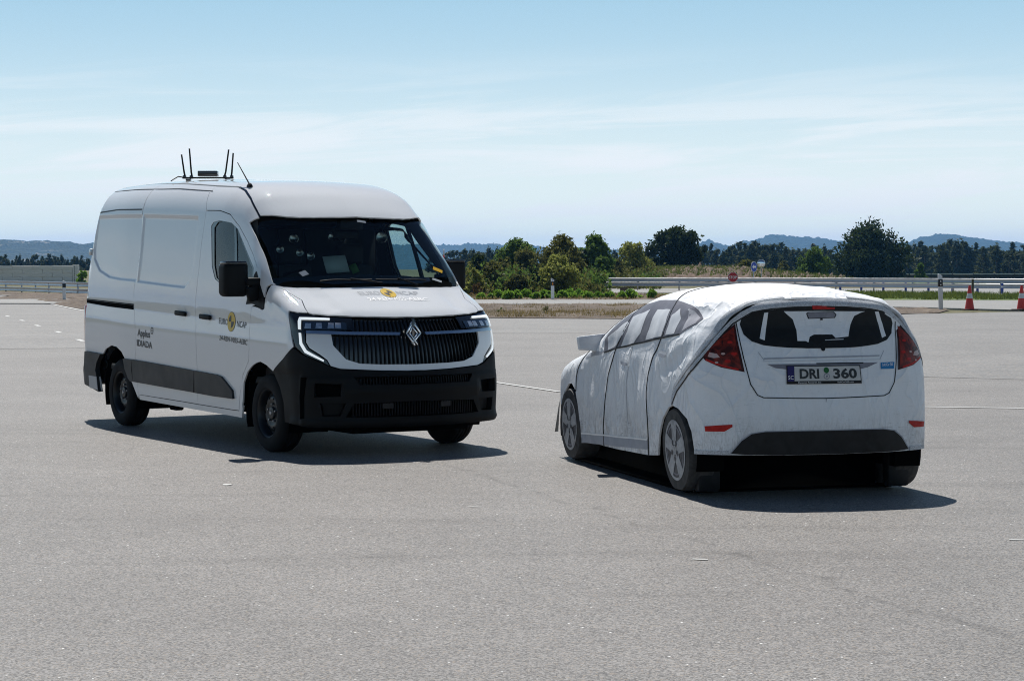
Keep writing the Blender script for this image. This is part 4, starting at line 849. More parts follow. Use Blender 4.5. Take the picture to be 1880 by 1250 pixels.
# ------------------------------------------------------------------ guard rails
def rail_profile():
    return [(.0, .155), (.035, .135), (.045, .105), (.012, .06), (-.002, .03), (-.002, -.03), (.012, -.06), (.045, -.105), (.035, -.135), (.0, -.155)]
def sweep_rail(name, path, zc, root, mat='galvanised', s=1.):
    P_ = np.array(path, float); pr = rail_profile(); m = len(pr); V_, Fc = [], []
    d = np.gradient(P_[:, :2], axis=0); d /= np.linalg.norm(d, axis=1)[:, None]; n = np.stack([d[:, 1], -d[:, 0]], 1)
    for i in range(len(P_)):
        for a, b in pr: V_.append((P_[i, 0] + n[i, 0] * a * s, P_[i, 1] + n[i, 1] * a * s, P_[i, 2] + zc + b * s))
    for i in range(len(P_) - 1):
        for k in range(m - 1): Fc.append((i * m + k, (i + 1) * m + k, (i + 1) * m + k + 1, i * m + k + 1))
    return mobj(name, V_, Fc, mat, root, smooth=True)
def guard_rail(label, path, zt, post_step, zlow=None, kind='plain', z0=.0):
    c = path[0]; root = empty('guard_rail', label, 'guard rail', (0, 0, 0)); P_ = np.array(path, float)
    seg = np.r_[0, np.cumsum(np.linalg.norm(np.diff(P_[:, :2], axis=0), axis=1))]; N_ = max(8, int(seg[-1] / 2)); t_ = np.linspace(0, seg[-1], N_); Q = np.stack([np.interp(t_, seg, P_[:, k]) for k in range(3)], 1)
    sweep_rail('rail_beam', Q, zt - .16, root)
    if zlow: sweep_rail('lower_beam', Q, zlow, root)
    for q in np.arange(post_step * .5, seg[-1], post_step):
        x, y, z = [np.interp(q, seg, P_[:, k]) for k in range(3)]; bm = bmesh.new(); box(bm, (x, y + .09, z + zt * .5 - .06), (.10, .06, zt + .02)); from_bm('rail_post', bm, 'galvanised', root)
    return root
RP = [(5.4, 165, .10), (14, 158, .12), (24, 146, .15), (31, 134.5, .15), (34, 131.5, .15), (48, 120, .15), (80, 100, .15)]
gr_ = guard_rail('long two beam steel guard rail behind the dummy car roof', RP, .93, 4.0, .42)
LP_ = [(-70, 208, .0), (-48, 169, .02), (-39.6, 153.5, .03), (-35.2, 146, .03), (-28.5, 132.5, .03), (-20, 122, .03), (-12, 117, .03), (-6, 116, .03)]
guard_rail('two beam steel guard rail in front of the grey wall, left of the van', LP_, .82, 4.0, .22)
FP_ = [(52, 318, .0), (70, 330, .0), (100, 345, .0), (140, 360, .0)]
fr = empty('dark_fence', 'long low dark fence across the meadow at the right edge', 'fence', (0, 0, 0)); sweep_rail('fence_panel', FP_, .55, fr, 'dark_plastic', 2.6); sweep_rail('fence_rail', FP_, 1.05, fr, 'galvanised', .5)
for q in np.linspace(0, 1, 23):
    x, y = np.interp(q, [0, .2, .55, 1], [52, 70, 100, 140]), np.interp(q, [0, .2, .55, 1], [318, 330, 345, 360]); bm = bmesh.new(); box(bm, (x, y, .6), (.12, .12, 1.2)); from_bm('fence_post', bm, 'dark_plastic', fr)
# blue and white sleeves on the posts beside the rail
bp0 = None
for i, px in enumerate((1542, 1580.6, 1621, 1662, 1703.7, 1747.8, 1793.6, 1839, 1888)):
    d = np.interp(px, (1542, 1839), (149.0, 132.6)); x = (px - 940) / 3700 * d
    if bp0 is None:
        bp0 = empty('marker_sleeve', 'blue and white marker sleeve under the guard rail', 'marker post', (x, d - .12, .10), 0, 'blue sleeved posts along the guard rail')
        for nm, z0_, z1_, mt in (('blue_sleeve', 0, .38, 'blue_post'), ('white_band', .38, .50, 'white_post'), ('blue_band', .50, .66, 'blue_post'), ('white_cap', .66, .74, 'white_post')):
            bm = bmesh.new(); lathe(bm, [(.085, z0_), (.085, z1_)], 14, 'Z'); from_bm(nm, bm, mt, bp0)
        src = bp0
    else:
        src = bp0.copy(); COL.objects.link(src); src.location = (x, d - .12, .10)
        for ch in list(bp0.children):
            c = ch.copy(); COL.objects.link(c); c.parent = src
    src['label'] = 'blue and white marker sleeve under the guard rail, ' + ['leftmost, above the dummy car spoiler', 'second from the left', 'third from the left', 'fourth from the left', 'just left of the leaning marker post', 'just right of the leaning marker post', 'right of the nearer cone', 'second from the right edge', 'at the right edge'][i]
# ------------------------------------------------------------------ marker posts, cones, signs
def marker_post(px, base, d, h, label, lean, style, zb):
    x = (px - 940) / 3700 * d; r_ = empty('marker_post', label, 'marker post', (x, d, zb), 0, 'white roadside marker posts'); r_.rotation_euler = (0, R(lean), R(8))
    bm = bmesh.new(); box(bm, (0, 0, h * .5), (.17, .10, h), bev=.02)
    for v in bm.verts:
        if v.co.z > h - .05 and v.co.x > 0: v.co.z -= .07
    from_bm('post', bm, 'white_post', r_)
    bm = bmesh.new(); box(bm, (0, -.001, h * .74), (.176, .106, h * .20)); bd_ = from_bm('black_band', bm, 'text_black', r_)
    if style == 'amber': bm = bmesh.new(); box(bm, (0, -.056, h * .74), (.05, .012, h * .13)); from_bm('reflector', bm, 'amber', r_)
    if style == 'dots':
        for q in (.69, .79): bm = bmesh.new(); lathe(bm, [(0, -.062), (.028, -.062), (.028, -.05)], 14, 'Y'); o = from_bm('reflector', bm, 'text_white', r_); o.location = (0, 0, h * q)
    if style == 'amber': bm = bmesh.new(); box(bm, (0, -.052, h * .93), (.07, .006, .08)); from_bm('number_tag', bm, 'print_grey', r_)
marker_post(1014.5, 552, 107.7, 1.12, 'white marker post with amber reflector in front of the large pale bush', 0, 'amber', .08)
marker_post(118, 552, 107.7, 1.05, 'plain white marker post at the left rail, left of the van', 0, 'plain', .03)
marker_post(1727.5, 570.5, 81.1, 1.44, 'tall leaning white marker post with two white dots left of the nearer cone', -2.0, 'dots', .04)
cone0 = None
for i, (px, words) in enumerate(((1780, 'orange and white traffic cone standing just right of the leaning marker post'), (1879, 'orange and white traffic cone cut off by the right edge'))):
    d = 79.2; x = (px - 940) / 3700 * d
    if i == 0:
        cone0 = empty('traffic_cone', words, 'traffic cone', (x, d, .055), 0, 'traffic cones')
        def cr_(z): return .19 - .15 * z / 1.0
        for nm, a, b, mt, ex in (('cone_body', .03, .46, 'cone_red', 0), ('white_band', .46, .66, 'white_post', .002), ('cone_body', .66, .80, 'cone_red', 0), ('cone_tip', .80, .96, 'cone_red', 0)):
            bm = bmesh.new(); lathe(bm, [(cr_(a) + ex, a), (cr_(b) + ex, b)] + ([(.0, b)] if nm == 'cone_tip' else []), 24, 'Z', cap=False); from_bm(nm, bm, mt, cone0)
        bm = bmesh.new(); box(bm, (0, 0, .018), (.56, .56, .04), bev=.015); from_bm('cone_base', bm, 'cone_base', cone0); src = cone0
    else:
        src = cone0.copy(); COL.objects.link(src); src.location = (x, d + .3, .055); src.rotation_euler = (0, 0, .5); src['label'] = words
        for ch in list(cone0.children): c = ch.copy(); COL.objects.link(c); c.parent = src
# thin wooden stake behind the nearer cone
x, y, z = at(1785.5, 536, 128); bm = bmesh.new(); box(bm, (0, 0, .48), (.14, .10, .98), bev=.02); st_ = from_bm('wooden_stake', bm, 'wood_post', None); st_.location = (x, y, .12); tag(st_, 'short wooden stake in the grass behind the nearer cone', 'stake')
# stop sign
d = 150; x, y, z = at(1326.5, 509, d); ss = empty('stop_sign', 'small red octagonal stop sign by the rail above the dummy car roof', 'road sign', (x, d - 7, 0)); zc = z + .02
bm = bmesh.new(); tube(bm, [(0, .03, 0), (0, .03, zc + .2)], .03, 8); from_bm('sign_post', bm, 'galvanised', ss)
def octa(r_, y0, mat, nm, n=8, rot=math.pi / 8, dz=0.):
    bm = bmesh.new(); f = [bm.verts.new((r_ * math.cos(rot + 2 * math.pi * k / n), y0, zc + dz + r_ * math.sin(rot + 2 * math.pi * k / n))) for k in range(n)]; b = [bm.verts.new((v.co.x, y0 + .012, v.co.z)) for v in f]
    bm.faces.new(f); bm.faces.new(b[::-1]); [bm.faces.new((f[i], b[i], b[(i + 1) % n], f[(i + 1) % n])) for i in range(n)]; return from_bm(nm, bm, mat, ss if nm[:4] == 'stop' or nm == 'sign_rim' else None, smooth=False)
octa(.385, .0, 'white_post', 'sign_rim'); octa(.355, -.014, 'red_sign', 'stop_plate')
v, f = text_mesh('STOP', 1., .01); lo, hi = v.min(0), v.max(0); sc_ = .56 / (hi[0] - lo[0]); mobj('stop_text', [((a - (lo[0] + hi[0]) / 2) * sc_, -.018, zc + (b - .36) * sc_ * 1.15) for a, b in v], f, 'text_white', ss)
# round blue arrow sign and road mirror on one bank
d = 176; x, y, z = at(1384, 490, d); zb = float(hmap(x, d)); ar_ = empty('arrow_sign', 'round blue sign with white left arrow beside the road mirror', 'road sign', (x, d, zb), R(48)); zc2 = z - zb
bm = bmesh.new(); tube(bm, [(0, .04, 0), (0, .04, zc2)], .035, 8); from_bm('sign_post', bm, 'galvanised', ar_)
for r_, y0, mt, nm in ((.46, 0, 'white_post', 'sign_rim'), (.42, -.012, 'blue_sign', 'sign_plate')):
    bm = bmesh.new(); lathe(bm, [(0, y0), (r_, y0), (r_, y0 + .02)], 36, 'Y'); o = from_bm(nm, bm, mt, ar_); o.location = (0, 0, zc2)
aw = [(-.27, 0), (-.06, .19), (-.06, .075), (.27, .075), (.27, -.075), (-.06, -.075), (-.06, -.19)]
mobj('arrow', [(a, -.017, zc2 + b) for a, b in aw], [(0, 1, 2, 5, 6), (2, 3, 4, 5)], 'text_white', ar_)
x, y, z = at(1397, 484, 178); zb = float(hmap(x, 178)); rm = empty('road_mirror', 'round convex road mirror right of the blue arrow sign', 'road mirror', (x, 178, zb), R(-14)); zc3 = z - zb
bm = bmesh.new(); tube(bm, [(0, .12, 0), (0, .12, zc3)], .03, 8); from_bm('mirror_post', bm, 'galvanised', rm)
bm = bmesh.new(); lathe(bm, [(0, -.10), (.12, -.093), (.22, -.072), (.31, -.035), (.34, 0)], 32, 'Y', cap=False); o = from_bm('mirror_face', bm, 'mirror_glass', rm); o.location = (0, 0, zc3)
bm = bmesh.new(); lathe(bm, [(.34, -.01), (.37, -.01), (.37, .05), (0, .08)], 32, 'Y', cap=False); o = from_bm('mirror_rim', bm, 'white_post', rm); o.location = (0, 0, zc3)
# small brown board on two legs
x, y, z = at(1145, 530.5, 116); bs_ = empty('brown_board', 'small dark brown board on a post among the green shrubs', 'sign board', (x, 116, .03)); bm = bmesh.new(); box(bm, (0, 0, z - .03), (.42, .05, .22), bev=.01); from_bm('board', bm, 'wood_post', bs_); bm = bmesh.new(); box(bm, (.03, .04, (z - .03) * .5), (.06, .05, z - .03)); from_bm('board_post', bm, 'galvanised', bs_)
# slim striped pole behind the far van mirror
x, y, z = at(815, 470, 120); pp = empty('striped_pole', 'slim red and white striped pole behind the far van mirror', 'pole', (x, 120, 0))
for k in range(8): bm = bmesh.new(); lathe(bm, [(.04, k * .36), (.04, (k + 1) * .36)], 10, 'Z'); from_bm('pole_band', bm, 'white_post' if k % 2 else 'cone_red', pp)
# ------------------------------------------------------------------ grey block wall at the far left
wall = empty('block_wall', 'long grey concrete block wall behind the left guard rail', 'wall', (-50.9, 237, 0), R(-4))
bmesh_shared = []
g = np.random.default_rng(77)
for q in range(4):
    bm = bmesh.new(); box(bm, (0, 0, 0), (2.38, .6, .435), bev=.02, seg=1)
    for v in bm.verts: v.co.y += g.normal(0, .02)
    me = bpy.data.meshes.new('block'); bm.to_mesh(me); bm.free(); me.materials.append(M['concrete_wall']); bmesh_shared.append(me)
halfm = bmesh_shared[0].copy(); halfm.name = 'half_block'
for v_ in halfm.vertices: v_.co.x *= .49
for r_ in range(5):
    if r_ % 2: o = bpy.data.objects.new('block', halfm); COL.objects.link(o); o.parent = wall; o.location = (-1.3, .01, .22 + .44 * r_)
    for c in range(12):
        o = bpy.data.objects.new('block', bmesh_shared[g.integers(4)]); COL.objects.link(o); o.parent = wall; o.location = (-1.9 - 2.4 * c - (1.2 if r_ % 2 else 0), g.normal(0, .03), .22 + .44 * r_)
bm = bmesh.new(); box(bm, (-.36, 0, 1.14), (.62, .75, 2.28), bev=.03); cp = from_bm('wall_end', bm, 'concrete_wall', wall)
for k in range(9): bm = bmesh.new(); lathe(bm, [(0, -.385), (.06, -.385), (.06, -.37)], 10, 'Y'); o = from_bm('wall_hole', bm, 'matt_black', cp); o.location = (-.42, 0, .25 + k * .23)
# ------------------------------------------------------------------ the air between here and the hills
HAZE = .92e-4
bm = bmesh.new(); bmesh.ops.create_cube(bm, size=1)
for v in bm.verts: v.co = Vector((v.co.x * 13600, v.co.y * 9000 + 3900, 65 + v.co.z * 136))
hz = bpy.data.meshes.new('haze'); bm.to_mesh(hz); bm.free(); hm = bpy.data.materials.new('haze_air'); hm.use_nodes = True; hn = hm.node_tree; hn.nodes.clear()
pv = hn.nodes.new('ShaderNodeVolumePrincipled'); pv.inputs['Color'].default_value = (.17, .50, 1, 1); pv.inputs['Density'].default_value = HAZE; pv.inputs['Anisotropy'].default_value = .3
ho = hn.nodes.new('ShaderNodeOutputMaterial'); hn.links.new(pv.outputs[0], ho.inputs['Volume']); hz.materials.append(hm)
hob = bpy.data.objects.new('haze', hz); COL.objects.link(hob); hob['kind'] = 'stuff'
# ================================================================== the white van
VAN_LOC, VAN_RZ = (-1.3316, 18.27, 0), R(-58.20)
van = empty('panel_van', 'tall white panel van with black bumper, black steel wheels and yellow round door emblem', 'van', VAN_LOC, VAN_RZ)
def S(*names):
    out = []
    for n in names:
        seq = T[n[1:]][::-1] if n[0] == '-' else T[n]
        out += [p for p in seq if not out or (abs(p[0] - out[-1][0]) + abs(p[1] - out[-1][1])) > .004]
    return out
def mir(half): return list(half) + [(u, -v) for u, v in half[::-1]]
# stamped recesses in the load-bay sides and a shut crease along the belt
stq, std = np.array(T['stamp_q']), np.array(T['stamp_d'])
cr = np.array(T['crease'])
def van_disp(uv, P):
    v = np.abs(uv[:, 1]); q = np.stack([uv[:, 0], v], 1); d = np.zeros(len(uv))
    for poly in (stq, std):
        sd = segdist(q, poly) * np.where(inside(q, poly), 1, -1)
        d -= .009 * sstep(-.012, .026, sd)
    # roof ribs
    for yy in (0, .17, .34, .51):
        d += .012 * np.exp(-((np.abs(P[:, 1]) - yy) / .028)**2) * sstep(-.72, -.95, uv[:, 0]) * sstep(-4.35, -4.1, uv[:, 0]) * (v < .5)
    return d
def sstep_dn(a, b, x): return 1 - sstep(b, a, x)
VS.disp = None
V2 = Dom('tube', van_g, V_axis, -1)
def _disp(uv, P):
    v = np.abs(uv[:, 1]); q = np.stack([uv[:, 0], v], 1); d = np.zeros(len(uv))
    near = (v > .6) & (v < 1.5) & (uv[:, 0] < -1.5)
    if near.any():
        qq = q[near]; acc = np.zeros(near.sum())
        for poly in (stq, std):
            sd = segdist(qq, poly) * np.where(inside(qq, poly), 1, -1); acc -= .015 * sstep(-.006, .020, sd)
        d[near] = acc
    rib = np.zeros(len(uv))
    for yy in (0., .18, .36, .54): rib += np.exp(-((np.abs(P[:, 1]) - yy) / .03)**2)
    return d + .012 * rib * (1 - sstep(-2.3, -1.8, uv[:, 0])) * .6 * sstep(-4.35, -4.1, uv[:, 0]) * (v < .6)
V2.disp = _disp
def around(poly):
    pts = [resample(inset(poly, q), .016) for q in (-.008, -.003, .003, .008, .013, .019, .026)]
    return np.concatenate(pts)
xx_ = np.arange(-4.6, .62, .022)
crease_pts = np.concatenate([np.column_stack([xx_, np.arctan2(.995, zz_ - .03 * (xx_ + 2) - V_axis(xx_))]) for zz_ in (.98, 1.01, 1.04, 1.065, 1.09, 1.11, 1.13, 1.15, 1.17, 1.185, 1.20, 1.22)])
W = 'white_paint'
REAR = -4.62
rl, ml = T['rear_line'], T['mid_line']
cr_off = .012
# side panels (built on the near side, mirrored to the far side)
roof_rail = T['rail_roof']                        # rear .. front
q_rail = [(REAR + .13, .60)] + [p for p in roof_rail if p[0] < -3.2]
rl2 = [p for p in rl if p[1] > .5]; ml2 = [p for p in ml if p[1] > .57]
q_top = [(REAR + .16, .62), (-4.281, .478), (-4.031, .462), (-3.713, .462), (-3.107, .49)]
quarter = q_top + rl2[1:] + [(-3.07, 2.31)] + S('arch_r')[1:] + [(-4.18, 2.31), (REAR + .02, 2.28), (REAR, 2.01), (REAR, 1.52), (REAR + .03, 1.2), (REAR + .06, .9)]
s_rail = [(-3.107, .492), (-2.613, .514), (-2.117, .537), (-1.60, .556)]
door_bot = [p for p in T['door_bottom'] if p[0] < -1.55]
slider = s_rail + ml2 + door_bot[::-1] + rl2[1:][::-1][:-1]
fd_bot = [p for p in T['door_bottom'] if p[0] > -1.5]
fdoor = T['door_top'] + T['door_front'] + fd_bot[::-1] + [p for p in ml2 if p[1] > .76][::-1]
panel('quarter_panel', V2, quarter, W, van, mirror=True, res=.05, estep=.022, extra=np.concatenate([around(stq), crease_pts]))
sl = panel('sliding_door', V2, slider, W, van, mirror=True, res=.05, estep=.022, extra=np.concatenate([around(std), crease_pts]))
win_hole = T['window']
panel('front_door', VS, fdoor, W, van, holes=[inset(win_hole, .012)], mirror=True, res=.06, estep=.022, extra=crease_pts)
cab = [(-1.60, .558), (-1.302, .566), (-1.086, .570)] + T['ditch'][1:] + [p for p in T['ws'] if p[0] < .12 and p[1] > .78 and p[0] > -1][1:] + [(.040, 1.19), (-.01, 1.24), (-.03, 1.34), (-.134, 1.262), (-.2, 1.19)] + T['door_top'][::-1] + [p for p in ml2 if p[1] < .75][::-1]
panel('cab_pillar', VS, cab, W, van, mirror=True, res=.05, estep=.022)
fender = [(.045, 1.195)] + T['hoodline'][1:] + T['hl_top'][::-1][1:] + T['hl_edge'][::-1][1:] + T['bump_edge'][::-1][1:] + T['arch_f'][::-1][1:-2] + [(-.49, 2.25), (-.53, 2.157)] + [p for p in T['door_front'] if p[1] > 1.6][::-1][2:] + [(-.281, 1.49), (-.064, 1.46), (-.02, 1.43), (-.01, 1.34)]
panel('fender', VS, fender, W, van, mirror=True, res=.05, estep=.02, extra=crease_pts)
panel('fender_foot', VS, [(-.517, 2.15), (-.449, 2.118), (-.478, 2.2), (-.540, 2.333), (-.60, 2.335), (-.584, 2.296)], W, van, mirror=True, res=.05)
sill = [(-3.05, 2.296)] + T['door_bottom'] + [(-.555, 2.29), (-.49, 2.26), (-.545, 2.335)] + T['sill_low'][::-1]
panel('sill', VS, sill, W, van, mirror=True, res=.05, off=-.004)
def strip(name, ln, w, mat, off=.0015, d=VS): a = np.array(ln, float); return panel(name, d, [tuple(p) for p in a - [0, w]] + [tuple(p) for p in a[::-1] + [0, w]], mat, van, off=off, thick=0, gap=0, mirror=True, estep=.05)
strip('body_line', T['crease_up'], .0035, 'dark_plastic'); strip('body_line', T['seam_mid'], .004, 'dark_plastic')  # upper dark strip paints the shade along a body crease; lower one is a joint
# roof between the drip channels
roof_half = [(-4.40, 0), (-4.40, .30)] + [(REAR + .24, .47), (-4.281, .462), (-4.031, .446), (-3.713, .446), (-3.107, .478), (-2.613, .50), (-2.117, .523), (-1.60, .543), (-1.302, .552), (-1.086, .556)] + [(a, b - .014) for a, b in T['ditch'][1:-1]] + [(-.462, .742)]
wst = [p for p in T['ws'] if p[0] < -.15 and p[0] > -.475 and -.02 < p[1] < .74]
roof = mir(roof_half + [(-.4, .71), (-.30, .625), (-.247, .547), (-.21, .438), (-.192, .311), (-.178, .169), (-.168, .0)])
panel('roof', V2, roof, W, van, res=.05, estep=.03, off=-.001, gap=.001)
for nm, pr in (('drip_channel', [(a, b - .007) for a, b in T['ditch']] ),):
    a = np.array(pr); poly = [(x, y - .006) for x, y in a] + [(x, y + .006) for x, y in a[::-1]]
    panel(nm, VS, poly, 'gloss_black', van, off=-.004, mirror=True, gap=0, thick=0)
# bonnet
hood_half = [(.292, 0), (.290, .25), (.284, .5), (.277, .69), (.259, .855), (.231, .979), (.198, 1.066), (.15, 1.13), (.085, 1.172)] + T['hoodline'][2:] + [(.60, 1.17), (.66, 1.10), (.695, 1.03), (.727, .935), (.752, .782), (.768, .566), (.780, .276), (.783, 0)]
hood_d = Dom('tube', van_g, V_axis, -1)
def hd(uv, P):
    a = np.abs(P[:, 1]); return -.012 * sstep(.52, .62, a) * sstep(.22, .42, P[:, 0]) * (1 - sstep(.60, .68, P[:, 0])) * (1 - sstep(.66, .76, a))
hood_d.disp = hd
panel('hood', hood_d, mir(hood_half), W, van, res=.04, estep=.02)
# windscreen: glass with a black printed border
ws_r = [(-.168, 0), (-.178, .169), (-.190, .311), (-.209, .438), (-.245, .547), (-.297, .633), (-.36, .700), (-.445, .757), (-.50, .79), (-.535, .812), (-.50, .845)]
ws_side = [p for p in T['ws'] if p[1] > .86 and p[0] < .095]
ws_half = ws_r + ws_side + [(.152, 1.128), (.194, 1.062), (.227, .975), (.255, .853), (.273, .69), (.280, .5), (.286, .25), (.288, 0)]
ws_full = mir(ws_half)
inner = [(-.125, 0), (-.135, .2), (-.16, .4), (-.205, .56), (-.275, .66), (-.345, .73), (-.42, .80), (-.41, .855), (-.32, .905), (-.2, .967), (-.1, 1.02), (-.03, 1.055), (.05, 1.095), (.10, 1.06), (.15, .95), (.185, .8), (.205, .5), (.213, .25), (.216, 0)]
ws = panel('windscreen', VS, mir(inner), 'window_glass', van, thick=0, gap=0, res=.07)
panel('windscreen_border', VS, ws_full, 'gloss_black', van, holes=[mir(inner)], thick=.012, gap=.001, off=-.002, res=.05)
def sticker(poly, mat): panel('sticker', VS, poly, mat, van, off=.003, thick=0, gap=0)
# side windows
panel('window_seal', VS, win_hole, 'gloss_black', van, holes=[T['pane']], mirror=True, off=-.004, thick=.02, gap=0)
panel('side_window', VS, T['pane'], 'window_glass', van, mirror=True, off=-.012, thick=0, gap=-.004)
panel('window_divider', VS, T['divider'], 'gloss_black', van, mirror=True, off=-.006, thick=.02, gap=0)
panel('mirror_base', VS, T['tri'], 'black_plastic', van, mirror=True, off=.005, thick=.02, gap=.001)
# mouldings
panel('side_moulding', VS, T['trim_door'], 'dark_plastic', van, mirror=True, off=.022, thick=.03, gap=.001)
panel('side_moulding', VS, T['trim_front'], 'dark_plastic', van, mirror=True, off=.022, thick=.03, gap=.001)
panel('side_moulding', VS, T['trim_quarter'], 'dark_plastic', van, mirror=True, off=.022, thick=.03, gap=.001)
panel('rear_bumper', VS, T['bumper_rear'], 'dark_plastic', van, mirror=True, off=.03, thick=.05, gap=.001)
panel('reflector', VS, T['reflect'], 'text_grey', van, mirror=True, off=.034, thick=.004, gap=0)
panel('door_rail', VS, T['rail'], 'matt_black', van, mirror=True, off=.004, thick=.01, gap=0)
panel('door_rail_lip', VS, [(x, y + .006) for x, y in T['rail'][:5]] + [(x, y + .012) for x, y in T['rail'][:5]][::-1], 'dark_plastic', van, off=.009, thick=.004, gap=0, mirror=True)
# handles: cup behind, grip in front
for key in ('handle_d', 'handle_f'):
    c = np.array(T[key]).mean(0)
    panel('handle_cup', VS, disc2((c[0], c[1]), .085, .075, 32), W, van, off=.0015, thick=0, gap=0, mirror=True)
    P, N = VS.map(np.array([[c[0], c[1]]]), .022)
    for sgn in (1, -1):
        bm = bmesh.new(); box(bm, (0, 0, 0), (.245, .028, .046), bev=.012, seg=3)
        o = from_bm('door_handle', bm, 'black_plastic', van); o.location = (P[0][0], P[0][1] * sgn, P[0][2]); o.rotation_euler = (0, R(2), 0)
# ---- front end
def Fp(*n): return S(*n)
panel('front_panel', VF, mirror_u([(0, .738)] + [p for p in T['f_white'][7:]] + T['f_white'][:6] + [(0, .792)])[::-1], W, van, res=.03, estep=.015, gap=.002)
hlp = T['f_hl']
panel('headlight', VF, hlp, 'gloss_black', van, res=.03, estep=.015, mirror=True, off=-.004)
panel('headlight_lens', VF, T['f_lens'], 'lamp_glass', van, mirror=True, off=.003, thick=.008, gap=0)
lx = T['f_lens']
for u in (.93, .84, .74, .68):
    panel('lamp_reflector', VF, [(u - .028, 1.105), (u + .026, 1.108), (u + .022, 1.150), (u - .024, 1.148)], 'lamp_reflector', van, off=.006, thick=.004, gap=0, mirror=True)
panel('daytime_light', VF, T['f_drl1'], 'drl_white', van, off=.009, thick=.01, gap=0, mirror=True)
panel('daytime_light', VF, T['f_drl2'], 'drl_white', van, off=.009, thick=.01, gap=0, mirror=True)
panel('chrome_bar', VF, T['f_chrome'], 'chrome', van, off=.014, thick=.02, gap=0, mirror=True)
gt = mirror_u([(0, 1.188)] + [(.269, 1.190), (.54, 1.196), (.55, 1.086), (.297, 1.062), (0, 1.055)])
gl_ = mirror_u([(0, 1.05)] + [(.299, 1.05), (.542, 1.056), (.732, 1.062), (.714, .963), (.611, .846), (.501, .808), (.319, .798), (0, .793)])
panel('grille', VF, gt, 'gloss_black', van, off=-.03, thick=0, gap=0)
panel('grille', VF, gl_, 'gloss_black', van, off=-.03, thick=0, gap=0)
def grille_slats(u0, u1, n, z0f, z1f, par, mat='black_plastic', dep=-.03, w=.0045, lean=0.):
    for i in range(n):
        u = u0 + (u1 - u0) * i / (n - 1); z0, z1 = z0f(u), z1f(u)
        if z1 - z0 < .02: continue
        P, N = VF.map(np.array([[u - w, z0], [u + w, z0], [u - w, z1], [u + w, z1]]), dep); Q = P + N * (-dep - .010)
        V_ = np.concatenate([P, Q]); mobj('grille_slat', V_, [(4, 5, 7, 6), (0, 4, 6, 2), (5, 1, 3, 7), (6, 7, 3, 2), (0, 1, 5, 4)], mat, par)
def lowz(u): return float(np.interp(abs(u), [0, .319, .501, .611, .714, .74], [.793, .798, .808, .846, .963, 1.06]))
gobj = [o for o in van.children if o.name.startswith('grille')]
grille_slats(-.52, .52, 27, lambda u: 1.058, lambda u: 1.186, gobj[0])
grille_slats(-.70, .70, 37, lowz, lambda u: 1.046, gobj[-1])
# front emblem: two interlocking lozenge outlines
bm = bmesh.new()
P0, N0 = VF.map(np.array([[0, 1.05]]), .022)
px_, pz_ = .086, .112
def loz(cx, k, w):
    o = [(cx, k * pz_), (cx + k * px_, 0), (cx, -k * pz_), (cx - k * px_, 0)]
    return o
def ribbon(pts, w, d=.012, closed=False):
    tubes = [Vector((0, -a, b)) for a, b in pts]
    for i in range(len(tubes) - (0 if closed else 1)):
        p, q = tubes[i], tubes[(i + 1) % len(tubes)]; m = (p + q) / 2; dv = q - p
        ang = math.atan2(dv.z, dv.y); box(bm, m, (d, dv.length + w * .6, w), rot=(ang, 0, 0), bev=.002, seg=1)
ribbon([(.020, -.088), (-.066, .0), (.0, .105), (.020, .078)], .017)
ribbon([(-.020, .078), (-.002, .105)], .017)
ribbon([(-.020, .078), (.066, .0), (.0, -.105), (-.020, -.078)][1:3], .017)
ribbon([(.0, .105), (.066, .0), (.012, -.088)], .017)
ribbon([(.012, .060), (-.034, .0), (-.006, -.040)], .013); ribbon([(.012, .06), (.036, .0), (-.028, -.10)], .013)
em = from_bm('front_emblem', bm, 'chrome', van); em.location = P0[0]; em.rotation_euler = (0, R(-9), 0)
bk = bmesh.new(); box(bk, (-.012, 0, 0), (.02, .19, .25), bev=.006); 
for v in bk.verts: v.co.y *= max(.05, 1 - abs(v.co.z) / .135)
from_bm('emblem_back', bk, 'gloss_black', van).location = P0[0]; van.children[-1].rotation_euler = (0, R(-9), 0)
# bumper: skin with pockets and intakes cut right through
bt = T['f_bump_top']; bs = T['f_bump_side']; bl = T['f_bump_low']
bump_half = [(0, .732), (.337, .738), (.502, .748), (.662, .757), (.743, .781), (.808, .813), (.955, .878), (1.051, .943), (1.172, .839), (1.355, .722), (1.244, .586), (1.195, .459), (1.19, .287), (1.08, .285), (.95, .275), (.85, .265), (.6, .262), (.33, .258), (0, .256)]
iu = mirror_u([(0, .688), (.555, .688), (.507, .626), (0, .621)]); il = mirror_u([(0, .475), (.557, .463), (.616, .355), (.476, .350), (0, .347)])
pu, pl = [(.86, .638), (.655, .632), (.665, .532), (.862, .526)], [(.815, .470), (.625, .466), (.665, .365), (.80, .362)]
gr = [(.975, .69), (.925, .69), (.945, .52), (.945, .345), (.985, .335), (.99, .52)]
neg = lambda p: [(-a, b) for a, b in p]
bd = Dom('front', van_g, x0=-.6, k=1.5)
def bdisp(uv, P):
    a = np.abs(uv[:, 0]); z = uv[:, 1]
    d = .012 - .022 * sstep(.70, .66, z) * 0
    d = d + .020 * np.exp(-((z - .30) / .035)**2) * (a < 1.1)          # lower lip
    d = d + .014 * np.exp(-((z - .575) / .05)**2) * (a < .62)
    d = d - .012 * sstep(.96, .995, a) * (1 - sstep(.70, .76, z))
    return d
bd.disp = bdisp
panel('front_bumper', bd, mirror_u(bump_half), 'black_plastic', van, holes=[iu, il, pu, pl, gr, neg(pu), neg(pl), neg(gr)], res=.03, estep=.018, thick=.05)
